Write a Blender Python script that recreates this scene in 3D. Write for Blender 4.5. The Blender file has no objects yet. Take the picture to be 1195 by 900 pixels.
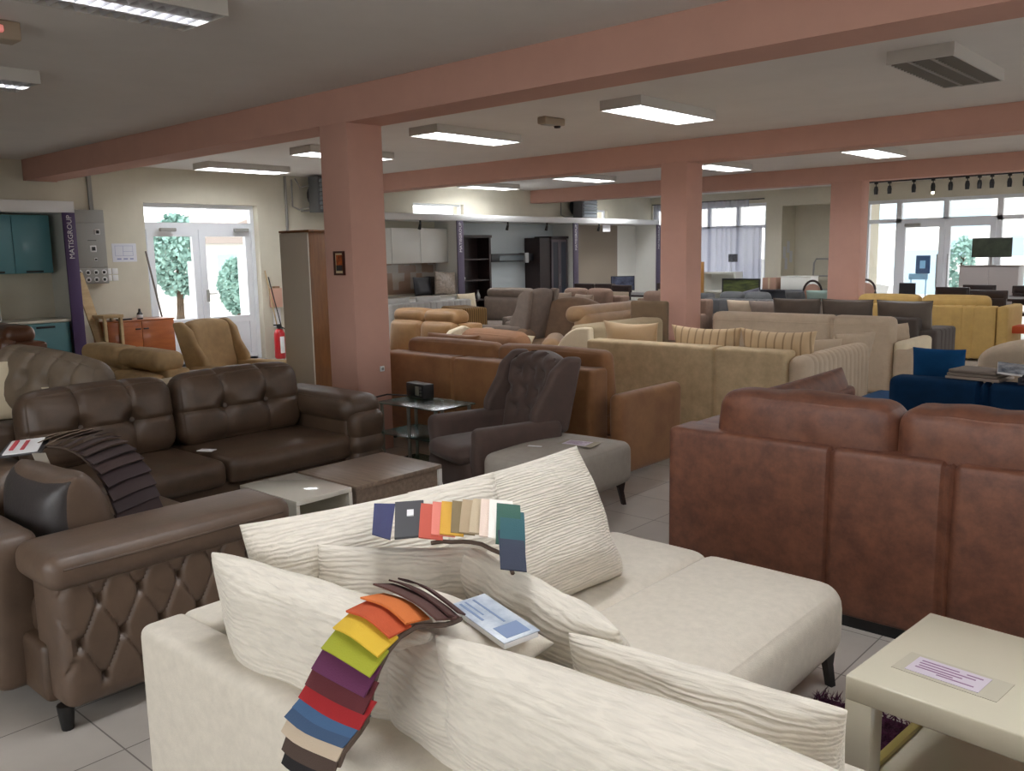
import bpy, math, random
from mathutils import Vector, Matrix, noise
S = bpy.context.scene
C = S.collection
PI = math.pi
random.seed(7)

# ------------------------------------------------------------------ camera, world, exposure
def set_camera():
    f, pitch, roll, yaw = 1022.3, 0.15011, -0.018970, 0.732087
    cy, sy = math.cos(yaw), math.sin(yaw)
    fw = Vector((-sy * math.cos(pitch), cy * math.cos(pitch), -math.sin(pitch)))
    rt = Vector((cy, sy, 0)); up = rt.cross(fw)
    c, s = math.cos(roll), math.sin(roll)
    r2 = c * rt + s * up; u2 = -s * rt + c * up
    cam = bpy.data.cameras.new('camera'); o = bpy.data.objects.new('camera', cam); C.objects.link(o)
    m = Matrix((r2, u2, -fw)).transposed().to_4x4(); m.translation = Vector((0, 0, 1.6))
    o.matrix_world = m
    cam.sensor_fit = 'HORIZONTAL'; cam.sensor_width = 36; cam.lens = f / 1195 * 36
    cam.clip_start = 0.05; cam.clip_end = 200
    S.camera = o
set_camera()
S.view_settings.view_transform = 'Standard'; S.view_settings.look = 'None'
S.view_settings.gamma = 1; S.view_settings.use_curve_mapping = False
S.view_settings.exposure = 0.0
W = bpy.data.worlds.new('sky'); S.world = W; W.use_nodes = True
_bg = W.node_tree.nodes['Background']; _bg.inputs[0].default_value = (0.975, 0.99, 1.0, 1); _bg.inputs[1].default_value = 5.2
LAMP_EMIT = 22.0
S.cycles.diffuse_bounces = 7; S.cycles.max_bounces = 12; S.cycles.transparent_max_bounces = 16

def portal(x, y, z, sx, sz, rot):
    l = bpy.data.lights.new('sky_portal', 'AREA'); l.shape = 'RECTANGLE'; l.size = sx; l.size_y = sz
    l.cycles.is_portal = True
    o = bpy.data.objects.new('sky_portal', l); C.objects.link(o); o.location = (x, y, z); o.rotation_euler = rot
portal(-12.3, 6.78, 1.25, 1.8, 2.4, (PI / 2, 0, -PI / 2))       # west door
portal(-3.0, 18.95, 1.25, 8.0, 2.5, (-PI / 2, 0, 0))            # glazed street front
portal(-10.7, 18.95, 1.4, 3.2, 2.5, (-PI / 2, 0, 0))            # curtained window
portal(5.1, 8.5, 1.5, 4.0, 2.2, (PI / 2, 0, PI / 2))            # east window band
portal(-1.0, -3.1, 1.6, 8.0, 2.0, (PI / 2, 0, 0))               # shop window behind the viewer

# ------------------------------------------------------------------ colour and materials
def lin(c):
    r = []
    for v in c[:3]:
        v /= 255.0
        r.append(v / 12.92 if v <= 0.04045 else ((v + 0.055) / 1.055) ** 2.4)
    return (r[0], r[1], r[2], 1)
_mats = {}
def mat(name, col, rough=0.7, var=0.0, vs=8.0, bump=0.0, bs=60.0, metal=0.0, spec=0.5, sheen=0.0, coat=0.0, col2=None, stretch=None, bd=0.01):
    if name in _mats: return _mats[name]
    m = bpy.data.materials.new(name); m.use_nodes = True
    nt = m.node_tree; b = nt.nodes['Principled BSDF']
    b.inputs['Base Color'].default_value = lin(col); b.inputs['Roughness'].default_value = rough
    b.inputs['Metallic'].default_value = metal; b.inputs['Specular IOR Level'].default_value = spec
    if sheen: b.inputs['Sheen Weight'].default_value = sheen
    if coat: b.inputs['Coat Weight'].default_value = coat
    if var or bump:
        tc = nt.nodes.new('ShaderNodeTexCoord'); mp = nt.nodes.new('ShaderNodeMapping')
        nt.links.new(tc.outputs['Object'], mp.inputs[0])
        if stretch: mp.inputs['Scale'].default_value = stretch
    if var:
        n = nt.nodes.new('ShaderNodeTexNoise'); n.inputs['Scale'].default_value = vs; n.inputs['Detail'].default_value = 5
        n.inputs['Roughness'].default_value = 0.65
        nt.links.new(mp.outputs[0], n.inputs['Vector'])
        r = nt.nodes.new('ShaderNodeValToRGB'); r.color_ramp.elements[0].position = 0.32; r.color_ramp.elements[1].position = 0.68
        c2 = col2 or tuple(v * (1 - var) for v in col)
        r.color_ramp.elements[0].color = lin(c2); r.color_ramp.elements[1].color = lin(col)
        nt.links.new(n.outputs['Fac'], r.inputs[0]); nt.links.new(r.outputs[0], b.inputs['Base Color'])
    if bump:
        n2 = nt.nodes.new('ShaderNodeTexNoise'); n2.inputs['Scale'].default_value = bs; n2.inputs['Detail'].default_value = 3
        nt.links.new(mp.outputs[0], n2.inputs['Vector'])
        bp = nt.nodes.new('ShaderNodeBump'); bp.inputs['Strength'].default_value = bump; bp.inputs['Distance'].default_value = bd
        nt.links.new(n2.outputs['Fac'], bp.inputs['Height']); nt.links.new(bp.outputs[0], b.inputs['Normal'])
    _mats[name] = m
    return m
def emit(name, col, s):
    if name in _mats: return _mats[name]
    m = bpy.data.materials.new(name); m.use_nodes = True; b = m.node_tree.nodes['Principled BSDF']
    b.inputs['Base Color'].default_value = (.8, .8, .8, 1)
    b.inputs['Emission Color'].default_value = lin(col); b.inputs['Emission Strength'].default_value = s
    _mats[name] = m; return m
def glass(name, tint=(248, 248, 248), gl=0.07, rough=0.02):
    if name in _mats: return _mats[name]
    m = bpy.data.materials.new(name); m.use_nodes = True; nt = m.node_tree; nt.nodes.remove(nt.nodes['Principled BSDF'])
    t = nt.nodes.new('ShaderNodeBsdfTransparent'); t.inputs[0].default_value = lin(tint)
    g = nt.nodes.new('ShaderNodeBsdfGlossy'); g.inputs['Roughness'].default_value = rough
    x = nt.nodes.new('ShaderNodeMixShader'); x.inputs[0].default_value = gl
    nt.links.new(t.outputs[0], x.inputs[1]); nt.links.new(g.outputs[0], x.inputs[2])
    nt.links.new(x.outputs[0], nt.nodes['Material Output'].inputs[0]); _mats[name] = m; return m
def crinkle(name, col, scale=26, strength=0.6, axis=(0.35, 1, 1), d=0.012, var=0.05):
    """woven fabric with horizontal crinkles"""
    if name in _mats: return _mats[name]
    m = bpy.data.materials.new(name); m.use_nodes = True; nt = m.node_tree; b = nt.nodes['Principled BSDF']
    b.inputs['Roughness'].default_value = 0.9; b.inputs['Sheen Weight'].default_value = 0.15
    tc = nt.nodes.new('ShaderNodeTexCoord'); mp = nt.nodes.new('ShaderNodeMapping'); mp.inputs['Scale'].default_value = axis
    nt.links.new(tc.outputs['Object'], mp.inputs[0])
    n = nt.nodes.new('ShaderNodeTexNoise'); n.inputs['Scale'].default_value = scale; n.inputs['Detail'].default_value = 2.5
    n.inputs['Distortion'].default_value = 0.6
    nt.links.new(mp.outputs[0], n.inputs['Vector'])
    r = nt.nodes.new('ShaderNodeValToRGB'); r.color_ramp.elements[0].position = 0.35; r.color_ramp.elements[1].position = 0.6
    r.color_ramp.elements[0].color = lin(tuple(v * (1 - var) for v in col)); r.color_ramp.elements[1].color = lin(col)
    nt.links.new(n.outputs['Fac'], r.inputs[0]); nt.links.new(r.outputs[0], b.inputs['Base Color'])
    bp = nt.nodes.new('ShaderNodeBump'); bp.inputs['Strength'].default_value = strength; bp.inputs['Distance'].default_value = d
    w = nt.nodes.new('ShaderNodeTexWave'); w.bands_direction = 'Z'; w.inputs['Scale'].default_value = scale * .30; w.inputs['Distortion'].default_value = 7
    w.inputs['Detail'].default_value = 2.5; w.inputs['Detail Scale'].default_value = 1.2
    nt.links.new(mp.outputs[0], w.inputs['Vector'])
    ad = nt.nodes.new('ShaderNodeMath'); ad.operation = 'MULTIPLY_ADD'; ad.inputs[1].default_value = .55
    nt.links.new(w.outputs['Fac'], ad.inputs[0]); nt.links.new(n.outputs['Fac'], ad.inputs[2])
    nt.links.new(ad.outputs[0], bp.inputs['Height']); nt.links.new(bp.outputs[0], b.inputs['Normal'])
    _mats[name] = m; return m
def stripes(name, c1, c2, freq, frac=0.12, axis='X', rough=0.8, dist=0.0, bump=0.0):
    if name in _mats: return _mats[name]
    m = bpy.data.materials.new(name); m.use_nodes = True; nt = m.node_tree; b = nt.nodes['Principled BSDF']; b.inputs['Roughness'].default_value = rough
    tc = nt.nodes.new('ShaderNodeTexCoord'); w = nt.nodes.new('ShaderNodeTexWave'); w.bands_direction = axis
    w.inputs['Scale'].default_value = freq; w.inputs['Distortion'].default_value = dist
    nt.links.new(tc.outputs['Object'], w.inputs['Vector'])
    r = nt.nodes.new('ShaderNodeValToRGB'); r.color_ramp.elements[0].position = frac; r.color_ramp.elements[1].position = frac + 0.1
    r.color_ramp.elements[0].color = lin(c2); r.color_ramp.elements[1].color = lin(c1)
    nt.links.new(w.outputs['Fac'], r.inputs[0]); nt.links.new(r.outputs[0], b.inputs['Base Color'])
    if bump:
        bp = nt.nodes.new('ShaderNodeBump'); bp.inputs['Strength'].default_value = bump; bp.inputs['Distance'].default_value = 0.01
        nt.links.new(w.outputs['Fac'], bp.inputs['Height']); nt.links.new(bp.outputs[0], b.inputs['Normal'])
    _mats[name] = m; return m
def wood(name, c1, c2, scale=(1, 12, 12), rough=0.5, coat=0.0):
    return mat(name, c1, rough=rough, var=0.2, vs=3.0, col2=c2, stretch=scale, coat=coat)

# ------------------------------------------------------------------ geometry (every function gives (verts, faces))
def xf(g, M):
    return [tuple(M @ Vector(v)) for v in g[0]], g[1]
def mv(g, x=0, y=0, z=0, rx=0, ry=0, rz=0):
    return xf(g, Matrix.Translation((x, y, z)) @ Matrix.Rotation(rz, 4, 'Z') @ Matrix.Rotation(ry, 4, 'Y') @ Matrix.Rotation(rx, 4, 'X'))
def join(*gs):
    V, F = [], []
    for g in gs:
        n = len(V); V += list(g[0]); F += [tuple(i + n for i in f) for f in g[1]]
    return V, F
def box(x0, x1, y0, y1, z0, z1):
    v = [(x, y, z) for x in (x0, x1) for y in (y0, y1) for z in (z0, z1)]
    return v, [(0, 1, 3, 2), (4, 6, 7, 5), (0, 4, 5, 1), (2, 3, 7, 6), (0, 2, 6, 4), (1, 5, 7, 3)]
def rbox(x0, x1, y0, y1, z0, z1, r=0.03, n=(4, 4, 4), seg=3, puff=(0, 0, 0), fn=None):
    """box with rounded edges; n interior divisions; puff swells the faces; fn deforms (point, normal-ish, uvw)"""
    h = [(x1 - x0) / 2, (y1 - y0) / 2, (z1 - z0) / 2]; c = [(x0 + x1) / 2, (y0 + y1) / 2, (z0 + z1) / 2]
    r = min(r, min(h) * 0.98)
    ax = []
    for a in range(3):
        e = [r * (1 - math.cos(k * PI / 2 / seg)) for k in range(seg)]
        lo = [-h[a] + q for q in e]; inner = h[a] - r
        mid = [-inner + 2 * inner * k / n[a] for k in range(n[a] + 1)]
        ax.append(lo + mid + [-q for q in reversed(lo)])
    N = [len(a) - 1 for a in ax]; idx = {}; V = []; F = []
    def vid(i, j, k):
        key = (i, j, k)
        if key in idx: return idx[key]
        p = [ax[0][i], ax[1][j], ax[2][k]]
        q = [max(-(h[a] - r), min(h[a] - r, p[a])) for a in range(3)]
        d = Vector([p[a] - q[a] for a in range(3)])
        if d.length > 1e-9: d.normalize(); p2 = Vector(q) + d * r
        else: p2 = Vector(p)
        u = [p2[a] / h[a] for a in range(3)]
        nn = Vector((0, 0, 0))
        for a in range(3):
            b1, b2 = (a + 1) % 3, (a + 2) % 3
            if (i, j, k)[a] in (0, N[a]) or abs(u[a]) > 0.9:
                nn[a] = 1 if u[a] > 0 else -1
                if puff[a]: p2[a] += nn[a] * puff[a] * (1 - u[b1] ** 2) * (1 - u[b2] ** 2)
        p2 += Vector(c)
        if fn: p2 = Vector(fn(p2, d if d.length > 1e-9 else nn, u))
        idx[key] = len(V); V.append(tuple(p2)); return idx[key]
    for a in range(3):
        b1, b2 = (a + 1) % 3, (a + 2) % 3
        for side in (0, N[a]):
            for s in range(N[b1]):
                for t in range(N[b2]):
                    q = []
                    for (ds, dt) in ((0, 0), (1, 0), (1, 1), (0, 1)):
                        ijk = [0, 0, 0]; ijk[a] = side; ijk[b1] = s + ds; ijk[b2] = t + dt; q.append(vid(*ijk))
                    F.append(tuple(q if side else q[::-1]))
    return V, F
def pillow(w, h, t, n=18, k=0.045, q=0.42, pw=2.6, seed=0, lump=0.006, sag=0.0):
    """scatter cushion standing on its lower edge: width X, height Z, thickness Y; origin at the bottom middle"""
    V = []; F = []; idx = {}
    for s in (1, -1):
        for i in range(n + 1):
            for j in range(n + 1):
                a = -math.cos(PI * i / n); b = -math.cos(PI * j / n)
                edge = i in (0, n) or j in (0, n)
                key = (0 if edge else s, i, j)
                if key in idx: continue
                x = w / 2 * a * (1 - k * (1 - b * b)); z = h / 2 * b * (1 - k * (1 - a * a))
                th = t / 2 * (max(0, (1 - abs(a) ** pw)) * max(0, (1 - abs(b) ** pw))) ** q
                th *= 1 - 0.25 * b
                if not edge and lump:
                    th += lump * noise.noise(Vector((a * 2.2 + seed * 3.1, b * 2.2, seed * 1.7 + s)))* 2 * min(1, th / t * 4)
                y = s * th
                z -= sag * (1 - a * a) * (b + 1) / 2
                idx[key] = len(V); V.append((x, y, z + h / 2))
    def g(s, i, j): return idx[(0 if (i in (0, n) or j in (0, n)) else s, i, j)]
    for s in (1, -1):
        for i in range(n):
            for j in range(n):
                f = [g(s, i, j), g(s, i + 1, j), g(s, i + 1, j + 1), g(s, i, j + 1)]
                if len(set(f)) >= 3: F.append(tuple(f if s < 0 else f[::-1]))
    return V, F
def lathe(prof, n=20):
    V = []; F = []
    for i in range(n):
        a = 2 * PI * i / n
        for (r, z) in prof: V.append((r * math.cos(a), r * math.sin(a), z))
    m = len(prof)
    for i in range(n):
        for j in range(m - 1):
            F.append((i * m + j, ((i + 1) % n) * m + j, ((i + 1) % n) * m + j + 1, i * m + j + 1))
    F.append(tuple(i * m for i in reversed(range(n)))); F.append(tuple(i * m + m - 1 for i in range(n)))
    return V, F
def tube(pts, r, n=8):
    V = []; F = []; P = [Vector(p) for p in pts]; m = len(P)
    for i, p in enumerate(P):
        d = (P[min(i + 1, m - 1)] - P[max(i - 1, 0)]).normalized()
        a = d.cross(Vector((0, 0, 1)));
        if a.length < 1e-3: a = d.cross(Vector((1, 0, 0)))
        a.normalize(); b = d.cross(a)
        rr = r[i] if isinstance(r, (list, tuple)) else r
        for k in range(n):
            t = 2 * PI * k / n; V.append(tuple(p + a * rr * math.cos(t) + b * rr * math.sin(t)))
    for i in range(m - 1):
        for k in range(n):
            F.append((i * n + k, i * n + (k + 1) % n, (i + 1) * n + (k + 1) % n, (i + 1) * n + k))
    F.append(tuple(reversed(range(n)))); F.append(tuple((m - 1) * n + k for k in range(n)))
    return V, F
def prism(poly, y0, y1, plane='XZ'):
    """polygon in XZ (or YZ / XY) pushed from y0 to y1 along the third axis"""
    n = len(poly); V = []
    for y in (y0, y1):
        for (a, b) in poly:
            V.append({'XZ': (a, y, b), 'YZ': (y, a, b), 'XY': (a, b, y)}[plane])
    F = [tuple(range(n)), tuple(reversed(range(n, 2 * n)))]
    for i in range(n): F.append((i, i + n, (i + 1) % n + n, (i + 1) % n))
    return V, F
def beam(p0, p1, w, t, roll=0.0):
    p0 = Vector(p0); p1 = Vector(p1); d = p1 - p0; L = d.length
    g = rbox(-w / 2, w / 2, -t / 2, t / 2, 0, L, r=min(w, t) * 0.15, n=(1, 1, 1), seg=1)
    q = d.to_track_quat('Z', 'Y').to_matrix().to_4x4() @ Matrix.Rotation(roll, 4, 'Z')
    return xf(g, Matrix.Translation(p0) @ q)
def slab(path, across, w, t):
    """thin flexible sheet: path of points, width vector 'across'"""
    V = []; F = []; P = [Vector(p) for p in path]; A = Vector(across).normalized() * w / 2; m = len(P)
    for i, p in enumerate(P):
        d = (P[min(i + 1, m - 1)] - P[max(i - 1, 0)]).normalized(); nn = d.cross(A).normalized() * t / 2
        V += [tuple(p - A - nn), tuple(p + A - nn), tuple(p + A + nn), tuple(p - A + nn)]
    for i in range(m - 1):
        for k in range(4): F.append((i * 4 + k, i * 4 + (k + 1) % 4, i * 4 + 4 + (k + 1) % 4, i * 4 + 4 + k))
    F.append((3, 2, 1, 0)); b = (m - 1) * 4; F.append((b, b + 1, b + 2, b + 3))
    return V, F
def grooves(xs, depth=0.012, w=0.012, axis=0, side=None):
    def fn(p, d, u):
        s = sum(math.exp(-((p[axis] - x) / w) ** 2) for x in xs)
        s = min(1, s); dd = Vector(d)
        if side is not None and dd.dot(Vector(side)) < -0.1: return p
        dd[axis] = 0
        if dd.length > 1e-6: dd.normalize()
        return p - dd * depth * s
    return fn
def tufts(pts, ax=(0, 2), depth=0.03, w=0.05, nrm=(0, -1, 0), crease=0.35):
    N = Vector(nrm)
    def fn(p, d, u):
        if Vector(d).dot(N) < 0.3: return p
        s = 0
        for q in pts:
            a = p[ax[0]] - q[0]; b = p[ax[1]] - q[1]; rr = math.hypot(a, b)
            s += math.exp(-(rr / w) ** 2)
            if crease:
                for (ca, cb) in ((.707, .707), (.707, -.707)):
                    along = abs(a * ca + b * cb); perp = abs(-a * cb + b * ca)
                    if along < w * 2.6: s += crease * math.exp(-(perp / (w * .28)) ** 2) * (1 - along / (w * 2.6))
        return Vector(p) - N * depth * min(s, 1.15)
    return fn

# ------------------------------------------------------------------ objects
def obj(name, g, m, parent=None, loc=(0, 0, 0), rot=(0, 0, 0), angle=40, **props):
    me = bpy.data.meshes.new(name); me.from_pydata(g[0], [], g[1]); me.update()
    for p in me.polygons: p.use_smooth = True
    try: me.set_sharp_from_angle(angle=math.radians(angle))
    except Exception: pass
    for k in (m if isinstance(m, (list, tuple)) else [m]): me.materials.append(k)
    o = bpy.data.objects.new(name, me); C.objects.link(o)
    o.location = loc; o.rotation_euler = rot
    if parent: o.parent = parent
    for k, v in props.items(): o[k] = v
    return o
def thing(name, label, cat, loc=(0, 0, 0), rz=0.0, group=None):
    o = bpy.data.objects.new(name, None); C.objects.link(o); o.empty_display_size = 0.2
    o.location = loc; o.rotation_euler = (0, 0, rz) if not isinstance(rz, tuple) else rz
    o['label'] = label; o['category'] = cat
    if group: o['group'] = group
    return o
def solo(name, label, cat, g, m, loc=(0, 0, 0), rot=(0, 0, 0), group=None, **k):
    o = obj(name, g, m, None, loc, rot, **k); o['label'] = label; o['category'] = cat
    if group: o['group'] = group
    return o
def struct(name, g, m, **k):
    o = obj(name, g, m, **k); o['kind'] = 'structure'; return o
def dup(root, loc, rz, label, group=None, scale=None):
    r = root.copy(); C.objects.link(r); r.location = loc
    r.rotation_euler = (0, 0, rz) if not isinstance(rz, tuple) else rz
    r['label'] = label
    if group: r['group'] = group
    if scale: r.scale = scale
    for ch in list(root.children):
        c = ch.copy(); C.objects.link(c); c.parent = r
        for gg in ch.children:
            d = gg.copy(); C.objects.link(d); d.parent = c
    return r
def text(name, s, size, m, parent, loc, rot, ext=0.001, shear=0.0, **props):
    cu = bpy.data.curves.new(name, 'FONT'); cu.body = s; cu.size = size; cu.extrude = ext; cu.shear = shear
    cu.align_x = 'CENTER'; cu.align_y = 'CENTER'; cu.resolution_u = 2
    t = bpy.data.objects.new(name, cu); C.objects.link(t)
    dg = bpy.context.evaluated_depsgraph_get(); me = bpy.data.meshes.new_from_object(t.evaluated_get(dg))
    bpy.data.objects.remove(t)
    o = bpy.data.objects.new(name, me); C.objects.link(o); me.materials.clear(); me.materials.append(m)
    o.location = loc; o.rotation_euler = rot; o.parent = parent
    for k, v in props.items(): o[k] = v
    return o
FACE = {'-y': 0.0, '+x': PI / 2, '+y': PI, '-x': -PI / 2}

def sofa(label, x0, x1, y0, y1, face, m, seat_h=0.42, back_h=0.8, back_t=0.2, arm_w=0.18, arm_h=0.6, arms='LR', n=3,
         leg=0.06, ct=0.16, cush=None, cush_h=0.4, cush_t=0.18, cush_top=None, style='plain', seams=(), r=0.035, m2=None,
         cat='sofa', name='sofa', arm_r=None, group=None, legm=None, rz_extra=0.0, seat_n=None, headroll=False, armcap=None):
    """sofa with its back on the far side of 'face'; the footprint is given in room coordinates"""
    cx, cy = (x0 + x1) / 2, (y0 + y1) / 2
    if face in ('-y', '+y'): w, d = x1 - x0, y1 - y0
    else: w, d = y1 - y0, x1 - x0
    t = thing(name, label, cat, (cx, cy, 0), FACE[face] + rz_extra, group)
    m2 = m2 or m; legm = legm or mat('dark_leg', (28, 24, 22), 0.5)
    aL = arm_w if 'L' in arms else 0; aR = arm_w if 'R' in arms else 0     # L = local -x
    xi0, xi1 = -w / 2 + aL, w / 2 - aR
    obj('base', rbox(xi0 if aL else -w / 2, xi1 if aR else w / 2, -d / 2 + 0.03, d / 2 - back_t * .9, leg, seat_h - ct, r=0.015, n=(2, 2, 1)), m, t)
    sn = seat_n or n
    for i in range(sn):
        a = xi0 + (xi1 - xi0) * i / sn; b = xi0 + (xi1 - xi0) * (i + 1) / sn
        obj('seat_cushion', rbox(a + .004, b - .004, -d / 2, d / 2 - back_t, seat_h - ct, seat_h, r=0.045, n=(6, 6, 2), puff=(0, .01, .02)), m, t)
    bx0, bx1 = -w / 2, w / 2
    fn = None; nn = (8, 2, 4)
    if style == 'channel':
        k = max(3, int((bx1 - bx0) / 0.13)); xs = [bx0 + (bx1 - bx0) * i / k for i in range(1, k)]
        fn = grooves(xs, 0.014, 0.012); nn = (k * 6, 2, 4)
    elif seams:
        fn = grooves(seams, 0.035, 0.013); nn = (150, 2, 4)
    obj('backrest', rbox(bx0, bx1, d / 2 - back_t, d / 2, leg, back_h, r=r, n=nn, puff=(0, 0.006, 0), fn=fn), m2, t)
    for s, on in ((-1, aL), (1, aR)):
        if not on: continue
        a, b = (-w / 2, -w / 2 + arm_w) if s < 0 else (w / 2 - arm_w, w / 2)
        ar = arm_r if arm_r is not None else r
        obj('arm', rbox(a, b, -d / 2, d / 2 - back_t * .5, leg, arm_h, r=ar, n=(3, 6, 4), seg=4, puff=(.008, .008, .006)), armcap or m, t)
    nb = n if cush is None else cush
    top = cush_top or back_h + 0.08
    for i in range(nb):
        a = xi0 + (xi1 - xi0) * i / nb; b = xi0 + (xi1 - xi0) * (i + 1) / nb
        g = rbox(a + .006 - (a + b) / 2, b - .006 - (a + b) / 2, -cush_t / 2, cush_t / 2, 0, top - seat_h + .02, r=cush_t * .42, n=(8, 3, 6), seg=4, puff=(.01, .03, .012))
        obj('back_cushion', g, m, t, loc=((a + b) / 2, d / 2 - back_t - cush_t * .45, seat_h - .02), rot=(-0.1, 0, 0))
    if headroll:
        for i in range(n):
            a = xi0 + (xi1 - xi0) * i / n; b = xi0 + (xi1 - xi0) * (i + 1) / n
            obj('headrest', rbox(a + .01, b - .01, d / 2 - back_t - .08, d / 2 - .03, back_h - .02, back_h + .15, r=.075, n=(6, 2, 2), seg=4, puff=(.01, .01, .01)), m, t)
    if leg > 0.02:
        for sx in (-1, 1):
            for sy in (-1, 1):
                obj('leg', mv(lathe([(.018, 0), (.026, leg + .01)], 8), sx * (w / 2 - .07), sy * (d / 2 - .08), 0), legm, t)
    return t
def cushion(label, p, w, h, t, m, yaw=0.0, lean=0.0, roll=0.0, group=None, cat='cushion', name='cushion', **k):
    """p = middle of the lower edge; yaw 0 puts its faces on +-Y; lean tips its top towards local +Y"""
    M = Matrix.Rotation(yaw, 4, 'Z') @ Matrix.Rotation(-lean, 4, 'X') @ Matrix.Rotation(roll, 4, 'Y')
    return solo(name, label, cat, pillow(w, h, t, **k), m, p, tuple(M.to_euler()), group, angle=80)

# ================================================================== MATERIALS
m_wall = mat('wall_paint', (212, 207, 190), 0.85, var=0.04, vs=2)
m_wall2 = mat('white_partition', (222, 222, 216), 0.7, var=0.02, vs=2)
m_ceil = mat('ceiling_paint', (222, 219, 216), 0.9, var=0.03, vs=1.5)
m_pink = mat('salmon_paint', (202, 158, 143), 0.85, var=0.03, vs=3)
m_white = mat('white_plastic', (225, 226, 226), 0.4)
m_pvc = mat('white_upvc', (226, 230, 236), 0.35)
m_glass = glass('window_glass')
m_black = mat('black_plastic', (22, 22, 24), 0.4)
m_steel = mat('brushed_steel', (170, 172, 174), 0.3, metal=1.0)
m_grey = mat('grey_metal', (150, 150, 146), 0.5)
m_alu = mat('pale_housing', (198, 195, 190), 0.5)
m_purple = mat('purple_board', (72, 52, 96), 0.5)
m_cord = mat('cord_rubber', (24, 20, 22), 0.5)
m_darkwood = mat('dark_espresso_wood', (46, 30, 28), 0.4, var=0.25, vs=4, stretch=(1, 1, 8))
m_white_paper = mat('white_paper', (232, 232, 234), 0.7)
m_ink = mat('blue_ink', (70, 72, 120), 0.7)

def tile_mat():
    m = bpy.data.materials.new('ceramic_floor_tiles'); m.use_nodes = True; nt = m.node_tree; b = nt.nodes['Principled BSDF']
    tc = nt.nodes.new('ShaderNodeTexCoord'); mp = nt.nodes.new('ShaderNodeMapping')
    mp.inputs['Location'].default_value = (1.17 - 0.002, -2.73 + 4.0, 0)
    nt.links.new(tc.outputs['Object'], mp.inputs[0])
    br = nt.nodes.new('ShaderNodeTexBrick'); br.offset = 0; br.squash = 1
    br.inputs['Scale'].default_value = 1; br.inputs['Brick Width'].default_value = 0.4; br.inputs['Row Height'].default_value = 0.4
    br.inputs['Mortar Size'].default_value = 0.003; br.inputs['Mortar Smooth'].default_value = 0.2
    br.inputs['Color1'].default_value = lin((205, 198, 190)); br.inputs['Color2'].default_value = lin((197, 190, 182)); br.inputs['Mortar'].default_value = lin((120, 112, 106))
    nt.links.new(mp.outputs[0], br.inputs['Vector'])
    n = nt.nodes.new('ShaderNodeTexNoise'); n.inputs['Scale'].default_value = 3.5; n.inputs['Detail'].default_value = 6
    nt.links.new(mp.outputs[0], n.inputs['Vector'])
    mx = nt.nodes.new('ShaderNodeMix'); mx.data_type = 'RGBA'; mx.blend_type = 'MULTIPLY'; mx.inputs[0].default_value = 0.35
    nt.links.new(br.outputs['Color'], mx.inputs[6]); nt.links.new(n.outputs['Fac'], mx.inputs[7])
    nt.links.new(mx.outputs[2], b.inputs['Base Color']); b.inputs['Roughness'].default_value = 0.28
    return m
# ================================================================== SETTING
WX, NY, EX, SY, CH = -12.15, 18.8, 5.0, -3.0, 2.88
struct('floor', box(WX, EX, SY, 21.0, -0.1, 0.0), tile_mat())
struct('ceiling', box(WX - .3, EX + .2, SY - .2, 21.2, CH, CH + 0.15), m_ceil)

def wall(name, axis, c0, c1, a0, a1, z0, z1, holes, m):
    ed = sorted(set([a0, a1] + [h[0] for h in holes] + [h[1] for h in holes])); G = ([], [])
    for s, e in zip(ed[:-1], ed[1:]):
        hs = sorted([(h[2], h[3]) for h in holes if h[0] <= s + 1e-6 and h[1] >= e - 1e-6]); z = z0
        segs = []
        for (b, t) in hs:
            if b > z + 1e-6: segs.append((z, b))
            z = t
        if z < z1 - 1e-6: segs.append((z, z1))
        for (b, t) in segs:
            G = join(G, box(c0, c1, s, e, b, t) if axis == 'y' else box(s, e, c0, c1, b, t))
    # weld so that the wall is one piece
    import bmesh
    bm = bmesh.new(); me = bpy.data.meshes.new('t'); me.from_pydata(G[0], [], G[1]); bm.from_mesh(me)
    bmesh.ops.remove_doubles(bm, verts=bm.verts, dist=1e-5)
    seen = {}
    for f in bm.faces: seen.setdefault(tuple(sorted(v.index for v in f.verts)), []).append(f)
    bmesh.ops.delete(bm, geom=[f for v in seen.values() if len(v) > 1 for f in v], context='FACES_ONLY')
    bm.verts.index_update(); g = ([tuple(v.co) for v in bm.verts], [tuple(v.index for v in f.verts) for f in bm.faces]); bm.free(); bpy.data.meshes.remove(me)
    return struct(name, g, m)
wall('wall_west', 'y', WX - 0.3, WX, SY - .2, NY + .25, 0, CH, [(5.88, 7.69, 0, 2.4), (10.92, 12.22, 2.2, 2.54), (16.1, 16.95, 2.2, 2.54)], m_wall)
wall('wall_north', 'x', NY, NY + 0.25, WX, EX + .2, 0, CH, [(-12.1, -9.1, 0.35, 2.62), (-8.72, -7.0, 0, 2.52), (-6.9, 2.5, 0, 2.53)], m_wall)
struct('wall_niche', join(box(-8.92, -8.72, NY + .25, 19.5, 0, CH), box(-7.0, -6.9, NY + .25, 19.5, 0, CH), box(-8.92, -6.9, 19.5, 19.65, 0, CH)), m_wall)
wall('wall_east', 'y', EX, EX + 0.2, SY, NY, 0, CH, [(6.5, 10.5, 0.4, 2.6)], m_wall)
wall('wall_south', 'x', SY - 0.2, SY, WX, EX + .2, 0, CH, [(-5.0, 3.0, 0.6, 2.6)], m_wall)

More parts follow.
